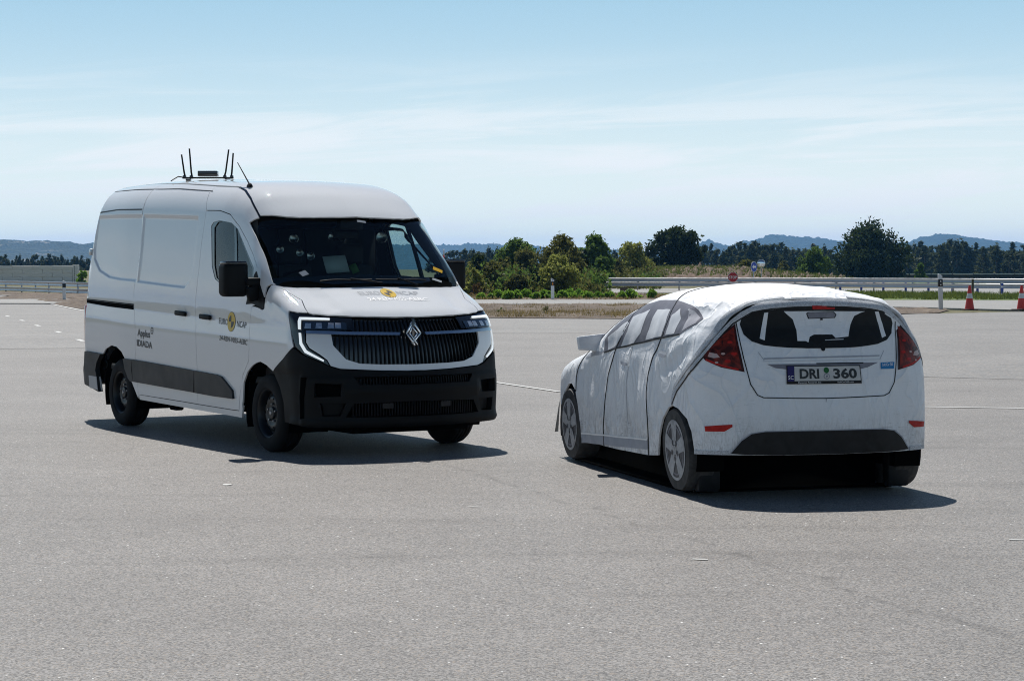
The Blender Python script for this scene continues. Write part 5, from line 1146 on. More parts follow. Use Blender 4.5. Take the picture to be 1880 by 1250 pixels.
back = panel('bumper_backing', VF, mirror_u([(0, .72), (.6, .72), (1.0, .72), (1.15, .6), (1.13, .3), (.6, .275), (0, .275)]), 'matt_black', van, off=-.06, thick=0)
grille_slats(-.52, .52, 41, lambda u: .627, lambda u: .686, back, 'black_plastic', -.05, .005)
grille_slats(-.56, .56, 45, lambda u: .352, lambda u: float(np.interp(abs(u), [0, .555, .6], [.473, .461, .38])), back, 'black_plastic', -.05, .005)
for u in (.27, -.27): panel('tow_cover', VF, [(u - .05, .415), (u + .05, .415), (u + .05, .465), (u - .05, .465)], 'dark_plastic', van, off=-.002, thick=.02)
for p in (pl, neg(pl)): panel('fog_light', VF, [(a * .98 + (.012 if a > 0 else -.012), b * .97 + .012) for a, b in p], 'black_plastic', van, off=-.035, thick=0)
bm = bmesh.new(); box(bm, (.55, 0, .235), (.62, 1.16, .07), bev=.02); from_bm('undertray', bm, 'matt_black', van)
# wheel-arch edge trim behind the bumper, liners, underbody
def liner(xc, name='wheel_arch'):
    for s in (1, -1):
        bm = bmesh.new(); n = 24; A = []; r = .455
        for i in range(n + 1):
            a = math.pi * (-.12 + 1.24 * i / n); A.append((xc + r * math.cos(a), .36 + r * math.sin(a)))
        f = [bm.verts.new((x, .965 * s, z)) for x, z in A]; b = [bm.verts.new((x, .58 * s, z)) for x, z in A]
        for i in range(n): bm.faces.new((f[i], f[i + 1], b[i + 1], b[i]))
        bm.faces.new(b); from_bm(name, bm, 'matt_black', van)
liner(-.02); liner(-3.60)
bm = bmesh.new(); box(bm, (-1.8, 0, .42), (2.55, 1.80, .22), bev=.03); box(bm, (-4.1, 0, .5), (.9, 1.1, .3), bev=.03); box(bm, (-1.9, .25, .27), (1.6, .16, .14), bev=.04); box(bm, (-2.55, -.78, .25), (.16, .10, .07), bev=.02); box(bm, (-2.6, -.78, .30), (.05, .05, .12)); box(bm, (-3.585, 0, .34), (.13, 1.5, .13), bev=.03); box(bm, (.0, 0, .33), (.16, 1.4, .12), bev=.03)
from_bm('underbody', bm, 'matt_black', van)
# ---- wheels
def van_wheel(x, s):
    bm = bmesh.new(); w = .118
    prof = [(.205, -w * .80), (.225, -w * .97), (.262, -w * 1.02), (.300, -w * .97), (.326, -w * .86), (.340, -w * .70), (.345, -w * .55)]
    tread = []
    for q in (-.42, -.14, .14, .42): tread += [(.3455, w * (q - .10)), (.3455, w * (q + .05)), (.336, w * (q + .06)), (.336, w * (q + .11))]
    full = prof + tread + [(r, -h) for r, h in prof[::-1]]
    lathe(bm, full, 64, 'Y', closed=True)
    tyre = from_bm('wheel', bm, 'tyre_rubber', van); tyre.location = (x, s * .868, .345)
    bm = bmesh.new()   # pressed-steel rim: flange, well, dished disc, hub
    out = -w * s / abs(s)
    pr = [(.222, .098), (.214, .104), (.204, .098), (.196, .07), (.186, .03), (.172, .028), (.160, .050), (.140, .062), (.118, .064), (.100, .058), (.078, .050), (.060, .052), (.052, .070), (.036, .074), (.0, .074)]
    lathe(bm, [(r, h * s) for r, h in pr], 56, 'Y', cap=False); rim = from_bm('rim', bm, 'steel_rim', tyre, angle=50)
    for k in range(10):
        a = 2 * math.pi * k / 10; bm = bmesh.new(); lathe(bm, [(.0, .0605 * s), (.012, .0605 * s), (.012, .0635 * s), (.0, .0635 * s)], 12, 'Y'); o = from_bm('rim_hole', bm, 'matt_black', tyre); o.location = (.130 * math.cos(a), 0, .130 * math.sin(a))
    for k in range(5):
        a = 2 * math.pi * (k + .2) / 5; bm = bmesh.new(); lathe(bm, [(.0, .072 * s), (.008, .072 * s), (.011, .066 * s), (.011, .045 * s)], 6, 'Y'); o = from_bm('wheel_nut', bm, 'nut_metal', tyre); o.location = (.079 * math.cos(a), 0, .079 * math.sin(a))
    bm = bmesh.new(); lathe(bm, [(.0, .080 * s), (.014, .080 * s), (.018, .074 * s), (.018, .06 * s)], 16, 'Y'); from_bm('hub_cap', bm, 'nut_metal', tyre)
    return tyre
for x in (0., -3.585):
    for s in (-1, 1): van_wheel(x, s)
# ---- mirrors
for s in (-1, 1):
    before = set(van.children)
    bm = bmesh.new(); box(bm, (-.245, 1.185 * s, 1.525), (.17, .235, .31), bev=.045, seg=4)
    for v in bm.verts:
        if v.co.z > 1.62 and abs(v.co.y) > 1.2: v.co.z -= .012
        v.co.y += .05 * (1.525 - v.co.z) * 0
    hs = from_bm('door_mirror', bm, 'black_plastic', van)
    bm = bmesh.new(); box(bm, (-.240, 1.185 * s, 1.668), (.150, .205, .032), bev=.014, seg=3); from_bm('mirror_cap', bm, 'gloss_black', hs)
    bm = bmesh.new(); box(bm, (-.332, 1.185 * s, 1.525), (.006, .19, .26), bev=.002); from_bm('mirror_glass', bm, 'mirror_glass', hs)
    bm = bmesh.new(); box(bm, (-.175, 1.02 * s, 1.50), (.085, .17, .075), bev=.02); box(bm, (-.165, 1.03 * s, 1.40), (.07, .13, .14), rot=(R(-18) * s, 0, 0), bev=.025); from_bm('mirror_arm', bm, 'black_plastic', hs)
    if s > 0: hs.scale = (.92, .92, .92); hs.location = (-.245 * .08 - .13, 1.185 * .08 - .045, 1.525 * .08 + .035)
# ---- rear end (out of sight from the front)
for s in (1, -1):
    P = []; 
    zs = np.linspace(.42, 2.32, 18); ys = np.linspace(.012, .93, 12)
    V_, Fc = [], []
    for z in zs:
        ymax = float(min(.95, V_half(z) - .06 - .18 * max(0, z - 2.25)))
        for y in np.linspace(.002, ymax, 12): V_.append((V_tail(z) + .06 * (y / .9)**2 + .004, y * s, z))
    for i in range(17):
        for j in range(11):
            q = (i * 12 + j, i * 12 + j + 1, (i + 1) * 12 + j + 1, (i + 1) * 12 + j); Fc.append(q if s < 0 else q[::-1])
    rd = mobj('rear_door', V_, Fc, W, van, smooth=True)
    bm = bmesh.new(); box(bm, (-4.53, .93 * s, 1.80), (.05, .045, .07), bev=.008); from_bm('door_hinge', bm, 'bright_metal', van)
    bm = bmesh.new(); box(bm, (-4.625, .945 * s, 1.02), (.07, .055, .42), bev=.015); from_bm('tail_light', bm, 'red_light', van)
bm = bmesh.new(); box(bm, (-4.70, 0, .50), (.14, 1.84, .26), bev=.04); from_bm('rear_step', bm, 'dark_plastic', van)
# ---- inside: lining, bulkhead, dashboard, seats, wheel
LD = Dom('tube', van_g, V_axis, -1)
lin_side = [(-1.5, .5), (-1.1, .5), (-.6, .62), (-.45, .83), (-.25, 1.04), (-.12, 1.22), (-.1, 1.5), (-.1, 1.9), (-1.5, 1.9)]
panel('cab_lining', LD, lin_side, 'lining', van, holes=[inset(win_hole, .0)], off=-.035, thick=0, gap=0, mirror=True)
panel('cab_lining', LD, mir([(-1.5, 0), (-1.5, .5), (-1.1, .5), (-.6, .62), (-.45, .70), (-.33, .6), (-.25, .45), (-.22, .2), (-.21, 0)]), 'lining', van, off=-.04, thick=0, gap=0)
bm = bmesh.new(); box(bm, (-1.5, 0, 1.25), (.04, 1.78, 1.66)); box(bm, (-1.5, 0, 2.2), (.04, 1.4, .26)); box(bm, (-.7, 0, .62), (1.6, 1.8, .06)); from_bm('bulkhead', bm, 'lining', van)
bm = bmesh.new(); box(bm, (-3.05, 0, .60), (3.0, 1.84, .06)); from_bm('load_floor_blocker', bm, 'lining', van)  # unseen floor box, added to stop a sun streak under the van
bm = bmesh.new(); box(bm, (.42, 0, .62), (.55, 1.10, .62), bev=.05); box(bm, (.56, 0, .50), (.20, 1.7, .55), bev=.05); from_bm('engine_bay_blocker', bm, 'matt_black', van)  # unseen black boxes added to block light leaking through the front end
bm = bmesh.new(); box(bm, (-.12, 0, 1.17), (.62, 1.72, .40), bev=.09, seg=4); box(bm, (-.05, 0, .8), (.5, 1.7, .5)); box(bm, (-.2, .42, 1.39), (.28, .42, .10), bev=.045); box(bm, (-.22, -.05, 1.385), (.2, .34, .06), bev=.02); from_bm('dashboard', bm, 'dark_plastic', van)
for y in (.48, -.18, -.58):
    bm = bmesh.new(); box(bm, (-1.18, y, 1.30), (.14, .46, .72), rot=(0, R(-8), 0), bev=.05, seg=3); box(bm, (-1.24, y, 1.76), (.10, .28, .20), bev=.04, seg=3); box(bm, (-.95, y, .92), (.5, .46, .16), bev=.05, seg=3); from_bm('seat', bm, 'seat_fabric', van)
bm = bmesh.new(); n = 28
pts = [(-.50 + .10 * math.cos(2 * math.pi * k / n) * .0 - .045 * math.sin(2 * math.pi * k / n), .48 + .19 * math.cos(2 * math.pi * k / n), 1.30 + .17 * math.sin(2 * math.pi * k / n)) for k in range(n + 1)]
tube(bm, pts, .014, 8, cap=False); box(bm, (-.47, .48, 1.30), (.06, .12, .10), bev=.02); box(bm, (-.49, .48, 1.30), (.02, .34, .03)); box(bm, (-.36, .48, 1.24), (.24, .05, .05)); from_bm('steering_wheel', bm, 'black_plastic', van)
bm = bmesh.new(); box(bm, (-.30, 0, 2.02), (.10, .24, .10), bev=.02); box(bm, (-.38, 0, 1.93), (.04, .26, .08), bev=.02); from_bm('camera_pod', bm, 'black_plastic', van)
# inner shells so that no daylight leaks through the shut lines
panel('inner_shell', LD, [(-4.45, .3), (-1.55, .3), (-1.55, 2.28), (-3.0, 2.28), (-3.2, 1.95), (-4.0, 1.95), (-4.2, 2.25), (-4.45, 2.2)], 'matt_black', van, off=-.05, thick=0, gap=0, mirror=True, res=.12, estep=.1)
panel('inner_shell', LD, [(-.48, 1.55), (-.1, 1.25), (.05, 1.2), (.4, 1.16), (.40, 1.35), (.40, 1.62), (.18, 1.80), (-.2, 1.88), (-.4, 1.98), (-.55, 2.28), (-1.5, 2.28), (-1.5, 1.5)], 'matt_black', van, off=-.05, thick=0, gap=0, mirror=True, res=.1, estep=.08)
panel('inner_shell', VF, mirror_u([(0, 1.2), (.55, 1.2), (.98, 1.19), (1.0, 1.0), (1.0, .7), (0, .7)]), 'matt_black', van, off=-.06, thick=0, gap=0, res=.1, estep=.06)
panel('inner_shell', LD, mir([(.30, 0), (.29, .3), (.2, .8), (.08, 1.13), (.4, 1.1), (.5, 1.1), (.62, .95), (.70, .6), (.71, 0)]), 'matt_black', van, off=-.05, thick=0, gap=0, res=.1, estep=.06)
# ---- wipers, stickers, cowl
def on_ws(u, v, off): P, N = VS.map(np.array([[u, v]]), off); return Vector(P[0])
for a0, a1, piv in ((.86, .12, (.272, -.05)), (.05, -.80, (.268, -.70))):
    bm = bmesh.new(); tube(bm, [on_ws(.245 - .022 * abs(v) - .05 * max(0, abs(v) - .5), v, .012) for v in np.linspace(a0, a1, 9)], .008, 6)
    tube(bm, [on_ws(piv[0], piv[1], .016), on_ws(.228, (a0 + a1) / 2, .020)], .008, 6); from_bm('wiper', bm, 'black_plastic', van)
def ws_px(cu, cv, du, dv): return [(cu - du, cv - dv), (cu - du, cv + dv), (cu + du, cv + dv), (cu + du, cv - dv)]
panel('sticker', VS, ws_px(-.128, -.035, .008, .05), 'text_grey', van, off=.003, thick=0, gap=0)
panel('sticker', VS, ws_px(.093, -.92, .013, .05), 'yellow_card', van, off=.003, thick=0, gap=0)
panel('sticker', VS, ws_px(.179, -.93, .008, .05), 'paper', van, off=.003, thick=0, gap=0)
panel('sticker', VS, ws_px(.124, .914, .016, .032), 'text_grey', van, off=.003, thick=0, gap=0)
# ---- lettering on the side and the bonnet
C_ = T['circle'][0]
def emblem(dom, c, ru, rv, off, up):
    panel('round_emblem', dom, disc2(c, ru * 1.04, rv * 1.04, 48), 'text_black', van, off=off, thick=0, gap=0, res=.05)
    panel('round_emblem', dom, disc2(c, ru, rv, 48), 'yellow_print', van, off=off + .0015, thick=0, gap=0, res=.05)
    for a0 in (90, 270):
        q = [c] + [(c[0] + ru * .66 * math.cos(R(a0 + t_)), c[1] + up * rv * .66 * math.sin(R(a0 + t_))) for t_ in range(0, 91, 9)]
        panel('round_emblem', dom, q, 'text_black', van, off=off + .003, thick=0, gap=0, res=.05)
emblem(VS, C_, .086, .086, .002, -1)
lettering('lettering', VS, 'EURO', *T['t_euro'], .056, 'text_black', van, .004)
lettering('lettering', VS, 'NCAP', *T['t_ncap'], .056, 'text_black', van, .004)
lettering('lettering', VS, '24-REN-V055-AEBC', *T['t_code'], .044, 'text_black', van, .008, .15)
lettering('lettering', VS, 'Applus', *T['t_appl'], .068, 'text_black', van, .02)
lettering('lettering', VS, 'IDIADA', *T['t_idi'], .060, 'text_black', van, .02)
tp = T['t_plus'][0]
panel('lettering', VS, disc2(tp, .034, .034, 28), 'text_black', van, holes=[disc2(tp, .025, .025, 28)], off=.003, thick=0, gap=0)
panel('lettering', VS, [(tp[0] - .02, tp[1] - .004), (tp[0] + .02, tp[1] - .004), (tp[0] + .02, tp[1] + .004), (tp[0] - .02, tp[1] + .004)], 'text_black', van, off=.003, thick=0, gap=0)
hc = T['hcircle'][0]
def hemblem():
    c = (.40, -.05)
    panel('round_emblem', VS, disc2(c, .083, .155, 48), 'text_black', van, off=.002, thick=0, gap=0, res=.05)
    panel('round_emblem', VS, disc2(c, .080, .150, 48), 'yellow_print', van, off=.0035, thick=0, gap=0, res=.05)
    for a0 in (180, 0):
        q = [c] + [(c[0] + .052 * math.cos(R(a0 + t_)), c[1] + .098 * math.sin(R(a0 + t_))) for t_ in range(0, 91, 9)]
        panel('round_emblem', VS, q, 'text_black', van, off=.005, thick=0, gap=0, res=.05)
hemblem()
lettering('lettering', VS, 'EURO', (.425, .54), (.425, .14), .075, 'text_grey', van, .0, off=.003, up=-1)  # both bonnet words coloured grey for the sheen on the letters
lettering('lettering', VS, 'NCAP', (.425, -.24), (.425, -.64), .075, 'text_grey', van, .0, off=.003, up=-1)
lettering('lettering', VS, '24-REN-V055-AEBC', (.535, .50), (.535, -.72), .062, 'text_white', van, .015, .1, off=.003, up=-1)  # white here paints the pale glints on the code letters
# ---- whip aerial at the front of the roof
Pr, _ = VS.map(np.array([[-.93, .545]]), 0.); pb = Vector(Pr[0])
bm = bmesh.new(); box(bm, pb + Vector((0, 0, .015)), (.10, .045, .04), bev=.015, taper=.5); tube(bm, [pb + Vector((0, 0, .02)), pb + Vector((-.27, 0, .235))], .007, 6, .004); from_bm('radio_aerial', bm, 'black_plastic', van)
# ================================================================== things carried by the van
def vworld(p): c, s = math.cos(VAN_RZ), math.sin(VAN_RZ); return (VAN_LOC[0] + c * p[0] - s * p[1], VAN_LOC[1] + s * p[0] + c * p[1], p[2])
zr = float(VS.map(np.array([[-2.85, .22]]), 0.)[0][0][2])
unit = empty('antenna_unit', 'black transmitter box with four upright rod aerials on the van roof', 'antenna', vworld((-2.85, -.30, zr)), VAN_RZ + R(58))
bm = bmesh.new(); box(bm, (0, 0, .07), (.20, .12, .055), bev=.008); box(bm, (0, 0, .028), (.52, .05, .016)); 
for x in (-.24, -.17, .17, .24): box(bm, (x, 0, .035), (.035, .05, .035), bev=.006)
for x in (-.2, .2): box(bm, (x, 0, .008), (.05, .07, .02), bev=.004)
from_bm('transmitter', bm, 'gloss_black', unit)
for x, dx, h in ((-.235, -.035, .215), (-.165, -.025, .275), (.165, .045, .265), (.235, .02, .23)):
    bm = bmesh.new(); tube(bm, [(x, 0, .04), (x + dx * .3, 0, .09), (x + dx, 0, .05 + h)], .010, 8, .008); from_bm('aerial', bm, 'black_plastic', unit)
bm = bmesh.new(); tube(bm, [(-.26, 0, .035), (-.30, -.03, .04), (-.34, -.08, .01), (-.35, -.16, -.01)], .006, 6); from_bm('cable', bm, 'black_plastic', unit)
rig = empty('camera_rig', 'silver lamps and cameras on a dark frame behind the van windscreen', 'camera rig', vworld((-.75, .06, .86)), VAN_RZ)
bm = bmesh.new(); tube(bm, [(-.05, -.55, .05), (-.05, -.55, 1.15), (-.05, .35, 1.18)], .012); tube(bm, [(-.02, -.3, 1.15), (.05, -.3, .8)], .01); tube(bm, [(-.05, -.5, .7), (.05, -.35, .75)], .01); from_bm('rig_frame', bm, 'matt_black', rig)
for p, r_ in (((.02, -.42, 1.03), .045), ((.02, -.02, 1.05), .04), ((.02, .08, 1.05), .04), ((.02, .50, 1.05), .055), ((.0, -.55, .93), .035), ((.02, -.36, .90), .035), ((.02, -.25, .87), .04)):
    bm = bmesh.new(); lathe(bm, [(0, -.02), (r_ * .4, -.015), (r_ * .45, .0), (r_ * .8, .012), (r_, .03), (r_ * .9, .034), (r_ * .5, .02), (0, .016)], 20, 'Z'); o = from_bm('rig_lamp', bm, 'bright_metal', rig); o.location = p; o.rotation_euler = (R(25), R(78), 0)
bm = bmesh.new(); box(bm, (0, 0, 0), (.006, .24, .17)); o = from_bm('clipboard', bm, 'paper', None); tag(o, 'white sheet clipped upright behind the van windscreen', 'clipboard'); o.location = vworld((-.62, .02, 1.66)); o.rotation_euler = (R(4), R(-25), VAN_RZ)
bm = bmesh.new(); box(bm, (0, 0, 0), (.004, .08, .09)); o = from_bm('card', bm, 'green_card', None); tag(o, 'small green card beside the white sheet in the van', 'card'); o.location = vworld((-.60, .20, 1.62)); o.rotation_euler = (R(20), R(-20), VAN_RZ)
# ================================================================== the soft target car
CAR_LOC, CAR_RZ = (2.050, 14.62, 0), R(105.64)
car = empty('soft_target_car', 'white fabric dummy hatchback with printed windows and a DRI 360 plate', 'dummy car', CAR_LOC, CAR_RZ)
fold_lines = [((-.30, .60), (.15, .84), .045, .012), ((-.20, .80), (.30, .95), .05, -.010), ((-.22, 1.00), (.25, 1.18), .055, .012), ((-.1, 1.16), (.40, 1.32), .06, -.009),
              ((.55, .78), (.62, 1.7), .05, .006), ((1.34, .95), (1.60, 1.6), .06, .008), ((1.0, .80), (1.25, 1.3), .07, -.007), ((.9, 1.25), (1.05, 1.9), .08, -.012), ((2.0, 1.3), (2.2, 1.9), .08, -.010), ((.1, 1.5), (.5, 1.75), .06, -.008), ((-.2, .25), (.35, .40), .07, .008), ((.0, -.05), (.5, .22), .08, -.008)]
def car_disp(uv, P):
    q = np.stack([uv[:, 0], np.abs(uv[:, 1])], 1); d = np.zeros(len(q)); sg = np.where(uv[:, 1] >= 0, 0., .7)
    x, s = uv[:, 0], uv[:, 1]
    d += .004 * np.sin(7.1 * x + 2.3 * s + sg) * np.cos(3.1 * x - 5.2 * s) + 0.001 * np.sin(15 * x - 6 * s + 1.3) * np.sin(4 * x + 13 * s)
    for a, b, w, h in fold_lines:
        a, b = np.array(a), np.array(b); ab = b - a; L = np.linalg.norm(ab); t_ = (q - a) @ ab / L**2
        pd = np.abs((q[:, 0] - a[0]) * ab[1] - (q[:, 1] - a[1]) * ab[0]) / L
        d += h * np.exp(-(pd / w)**2) * sstep(-.15, .2, t_) * (1 - sstep(.8, 1.15, t_))
    # fabric pulled in along the seams
    return d
CS.disp = car_disp
def cr_disp(uv, P):
    u, z = uv[:, 0], uv[:, 1]
    d = .003 * np.sin(6 * u + 4 * z) * np.cos(9 * z - 3 * u) + .002 * np.sin(17 * u - 9 * z)
    d = d - .006 * np.exp(-(u / .012)**2) * (z < .70)                       # the centre seam of the bumper
    d = d + .005 * np.exp(-((u - .7 + (z - .6)) / .03)**2) * (z < .85) * (z > .5)
    return d
CR.disp = cr_disp
F_ = 'cover_fabric'
SA = [(.80, 0), (.79, .25), (.745, .45), (.665, .60), (.56, .71), (.47, .80), (.40, .914), (.411, 1.032), (.477, 1.106), (.55, 1.183), (.585, 1.263), (.622, 1.344), (.645, 1.481), (.627, 1.593), (.615, 1.705), (.626, 1.852), (.638, 1.989)]
SB = [(1.36, 0), (1.35, .3), (1.33, .6), (1.31, .75), (1.295, .85), (1.285, .93), (1.288, .986), (1.328, 1.074), (1.414, 1.161), (1.475, 1.276), (1.563, 1.395), (1.595, 1.508), (1.633, 1.623), (1.659, 1.744), (1.696, 1.864), (1.703, 2.009)]
SCm = [(2.02, 0), (2.04, .5), (2.10, .95), (2.2, 1.2), (2.30, 1.30), (2.362, 1.36), (2.403, 1.43), (2.41, 1.56)]
cb, af, ar, hem = T['c_bottom'], T['c_arch_f'], T['c_arch_r'], T['c_hem']
hem_line = [(-.385, 0), (-.38, .3), (-.368, .57)] + hem[1:]
panel('rear_cover', CS, mir(SA + [(.52, 1.98), (.432, 1.972)] + ar[1:] + hem_line[::-1]), F_, car, res=.035, estep=.02, gap=.003)
panel('middle_cover', CS, mir(SB + [(1.4, 2.006), (1.153, 2.001), (.9, 1.996)] + SA[::-1]), F_, car, res=.035, estep=.02, gap=.003)
panel('front_cover', CS, mir(SCm + af[::-1][2:] + [(2.325, 1.979), (2.042, 2.003)] + SB[::-1]), F_, car, res=.035, estep=.02, gap=.003)
arch_f2 = [(2.42, 1.56), (2.566, 1.478), (2.70, 1.465), (2.82, 1.51), (2.90, 1.60), (2.95, 1.72), (2.98, 1.85), (3.0, 1.98)]
panel('bonnet_cover', CS, mir(SCm[:-1] + arch_f2 + [(3.10, 1.98), (3.20, 1.75), (3.26, 1.5), (3.30, 1.2), (3.34, .8), (3.35, .4), (3.35, 0)]), F_, car, res=.04, estep=.02, gap=.003)
CF = Dom('front', car_g, x0=2.2, k=1.2)
panel('nose_cover', CF, mirror_u([(0, .71), (.5, .70), (.85, .66), (1.1, .60), (1.16, .20), (0, .17)]), F_, car, res=.06, estep=.03, off=-.004)
for nm, ln in (('seam', SA), ('seam', SB), ('seam', SCm)):
    a = np.array(ln); dv = np.gradient(a, axis=0); nv = np.stack([-dv[:, 1], dv[:, 0]], 1); nv /= np.linalg.norm(nv, axis=1)[:, None]
    half = [tuple(p) for p in a + nv * .0065] + [tuple(p) for p in (a - nv * .0065)[::-1]]
    panel(nm, CS, half, 'print_seam', car, off=.004, thick=.006, gap=0, mirror=True, estep=.02)
# printed glass along both flanks
for key, mt, o_ in (('c_win', 'print_frame', .0025), ('c_p1', 'print_pane', .004), ('c_p2', 'print_pane', .004), ('c_p3', 'print_pane', .004), ('c_p4', 'print_pane', .004), ('c_p5', 'print_quarter', .004), ('c_tri', 'print_grey', .003)):
    poly = T[key]
    if key == 'c_win': poly = [(1.72, 1.215), (1.387, 1.166), (.987, 1.119), (.715, 1.091), (.456, 1.063), (.26, 1.043), (.086, 1.022), (-.009, .972), (-.095, .917), (-.125, .866), (-.06, .838), (.0, .815), (.162, .788), (.35, .768), (.554, .748), (.9, .752), (1.15, .79), (1.38, .87), (1.58, .98), (1.74, 1.11)]
    if key == 'c_p5': poly = [(.068, .995), (.078, .9), (.12, .829), (.04, .83), (-.086, .868), (-.073, .919)]
    panel('printed_window', CS, poly, mt, car, off=o_, thick=0, gap=0, mirror=True, res=.04, estep=.02)
a = np.array([(1.70, 1.208), (1.387, 1.158), (.987, 1.111), (.715, 1.083), (.456, 1.055), (.26, 1.035), (.086, 1.014)])
panel('window_line', CS, [tuple(p) for p in a] + [tuple(p + [0, .012]) for p in a[::-1]], 'print_charcoal', car, off=.0055, thick=0, gap=0, mirror=True, estep=.02)
wsd = [(1.42, 0), (1.40, .5), (1.36, .74), (1.5, .84), (1.75, 1.02), (1.98, 1.12), (1.96, .9), (1.93, .5), (1.92, 0)]
panel('printed_windscreen', CS, mir(wsd), 'print_frame', car, off=.003, thick=0, gap=0, res=.05)
for k in ('c_h1', 'c_h2'):
    c = np.array(T[k]).mean(0)
    panel('printed_handle', CS, disc2(c, .095, .026, 24), 'print_pane', car, off=.003, thick=0, gap=0, mirror=True)
    panel('printed_handle', CS, [(c[0] - .085, c[1] + .004), (c[0] + .085, c[1] - .002), (c[0] + .075, c[1] + .020), (c[0], c[1] + .028), (c[0] - .07, c[1] + .022)], 'print_grey', car, off=.0045, thick=0, gap=0, mirror=True)
sl_ = [(2.302, 1.942), (1.988, 1.937), (1.69, 1.920), (1.322, 1.905), (.97, 1.888), (.65, 1.871)]
panel('printed_sill', CS, sl_ + [(x, y + .075) for x, y in sl_[::-1]], 'print_grey', car, off=.003, thick=0, gap=0, mirror=True, estep=.03)
panel('sill_line', CS, [(x, y - .006) for x, y in sl_] + [(x, y + .006) for x, y in sl_[::-1]], 'text_white', car, off=.0045, thick=0, gap=0, mirror=True, estep=.03)
panel('printed_door_line', CS, [(1.05, 1.13), (1.075, 1.13), (1.13, 1.45), (1.11, 1.80), (1.095, 1.80), (1.115, 1.45)], 'print_pane', car, off=.003, thick=0, gap=0, mirror=True, estep=.03)
# ---- tail panel
rb = [(.0, .312), (.353, .316), (.551, .319), (.761, .320), (.89, .317)]
rear_half = [(0, 1.392), (.30, 1.384), (.45, 1.372)] + T['r_side'][1:] + T['r_arch'][1:] + [(.761, .318), (.551, .317), (.353, .315), (0, .312)]
panel('rear_panel', CR, mirror_u(rear_half), F_, car, res=.035, estep=.018, gap=.001)
hl_ = T['r_hem_low'][::-1]
hem_in = [(0, 1.352), (.21, 1.348), (.29, 1.342), (.369, 1.337), (.442, 1.327), (.513, 1.314), (.581, 1.274), (.648, 1.231), (.699, 1.172), (.749, 1.110), (.794, 1.052), (.841, .993), (.904, .917), (.994, .836), (1.11, .745), (1.186, .64)]
hem_out = [(0, 1.394), (.30, 1.386), (.44, 1.374), (.505, 1.352)] + T['r_side'][1:]
hem_poly = hem_out + hem_in[::-1]
panel('hem_band', CR, hem_poly, 'hem_fabric', car, off=.006, thick=.012, gap=0, mirror=True, res=.03, estep=.012)
a = np.array(hem_line[1:]); dv = np.gradient(a, axis=0); nv = np.stack([dv[:, 1], -dv[:, 0]], 1); nv /= np.linalg.norm(nv, axis=1)[:, None]
if nv[2, 0] < 0: nv = -nv
panel('hem_band', CS, [tuple(p) for p in a + nv * .004] + [tuple(p) for p in (a + nv * .036)[::-1]], 'hem_fabric', car, off=.005, thick=.006, gap=0, mirror=True, res=.03, estep=.015)
a = np.array(hem_in); panel('hem_seam', CR, [tuple(p) for p in a] + [(p[0] - .006, p[1] - .008) for p in a[::-1]], 'print_seam', car, off=.003, thick=0, gap=0, mirror=True, estep=.02)
g_half = [(0, 1.318), (.078, 1.318), (.188, 1.317), (.31, 1.312), (.428, 1.305), (.535, 1.288), (.585, 1.262), (.595, 1.225), (.568, 1.155), (.514, 1.108), (.432, 1.080), (.348, 1.069), (.261, 1.061), (.128, 1.056), (0, 1.055)]
panel('printed_rear_window', CR, mirror_u(g_half), 'print_black', car, off=.003, thick=0, gap=0, res=.05)
panel('printed_rear_window', CR, mirror_u([(0, 1.3455), (.21, 1.341), (.428, 1.322), (.51, 1.308), (.535, 1.288), (.428, 1.303), (.188, 1.318), (0, 1.321)]), 'print_black', car, off=.0035, thick=0, gap=0)
for k in ('r_wc', 'r_ws', 'r_wr'): panel('printed_view', CR, T[k], F_, car, off=.0045, thick=0, gap=0, res=.05)
panel('printed_mirror', CR, T['r_mirror'], 'print_charcoal', car, off=.0055, thick=0, gap=0)
cm = np.array(T['r_mirror']).mean(0); panel('printed_mirror', CR, [tuple(cm + (np.array(p) - cm) * [.93, .80]) for p in T['r_mirror']], 'print_recess', car, off=.007, thick=0, gap=0)
panel('printed_mirror', CR, [(-.02, 1.264), (.0, 1.264), (.0, 1.252), (-.02, 1.252)], 'print_charcoal', car, off=.007, thick=0, gap=0)
panel('brake_light', CR, T['r_brake'], 'print_red', car, off=.0075, thick=.003, gap=0)
panel('printed_wiper', CR, disc2((.001, 1.052), .016, .017, 20), 'print_black', car, off=.006, thick=0, gap=0)
panel('printed_wiper', CR, [(-.02, 1.108), (-.17, 1.113), (-.17, 1.119), (-.02, 1.112)], 'print_pane', car, off=.006, thick=0, gap=0)
tl = T['r_tl']; ct = np.array(tl).mean(0); shr = lambda f, dx=0, dz=0: [tuple(ct + [dx, dz] + (np.array(p) - ct) * f) for p in tl]
panel('tail_light', CR, tl, 'print_lamp_rim', car, off=.003, thick=0, gap=0, mirror=True)
panel('tail_light', CR, shr([.86, .88]), 'print_lamp', car, off=.0045, thick=0, gap=0, mirror=True)
panel('tail_light', CR, [(.79, 1.03), (.74, 1.02), (.72, .995), (.76, .99), (.80, 1.0)], 'print_lamp_bright', car, off=.006, thick=0, gap=0, mirror=True)
panel('tail_light', CR, [(.815, .972), (.70, .930), (.60, .906), (.60, .918), (.70, .944), (.81, .985)], 'print_red', car, off=.006, thick=0, gap=0, mirror=True)
for (x, z, w) in ((.66, 1.10, .018), (.70, 1.02, .014), (.63, 1.02, .02), (.67, .97, .02), (.74, .96, .012)):
    panel('tail_light', CR, disc2((x, z), w, w * .55, 10), 'print_red' if w > .015 else 'print_lamp_bright', car, off=.006, thick=0, gap=0, mirror=True)
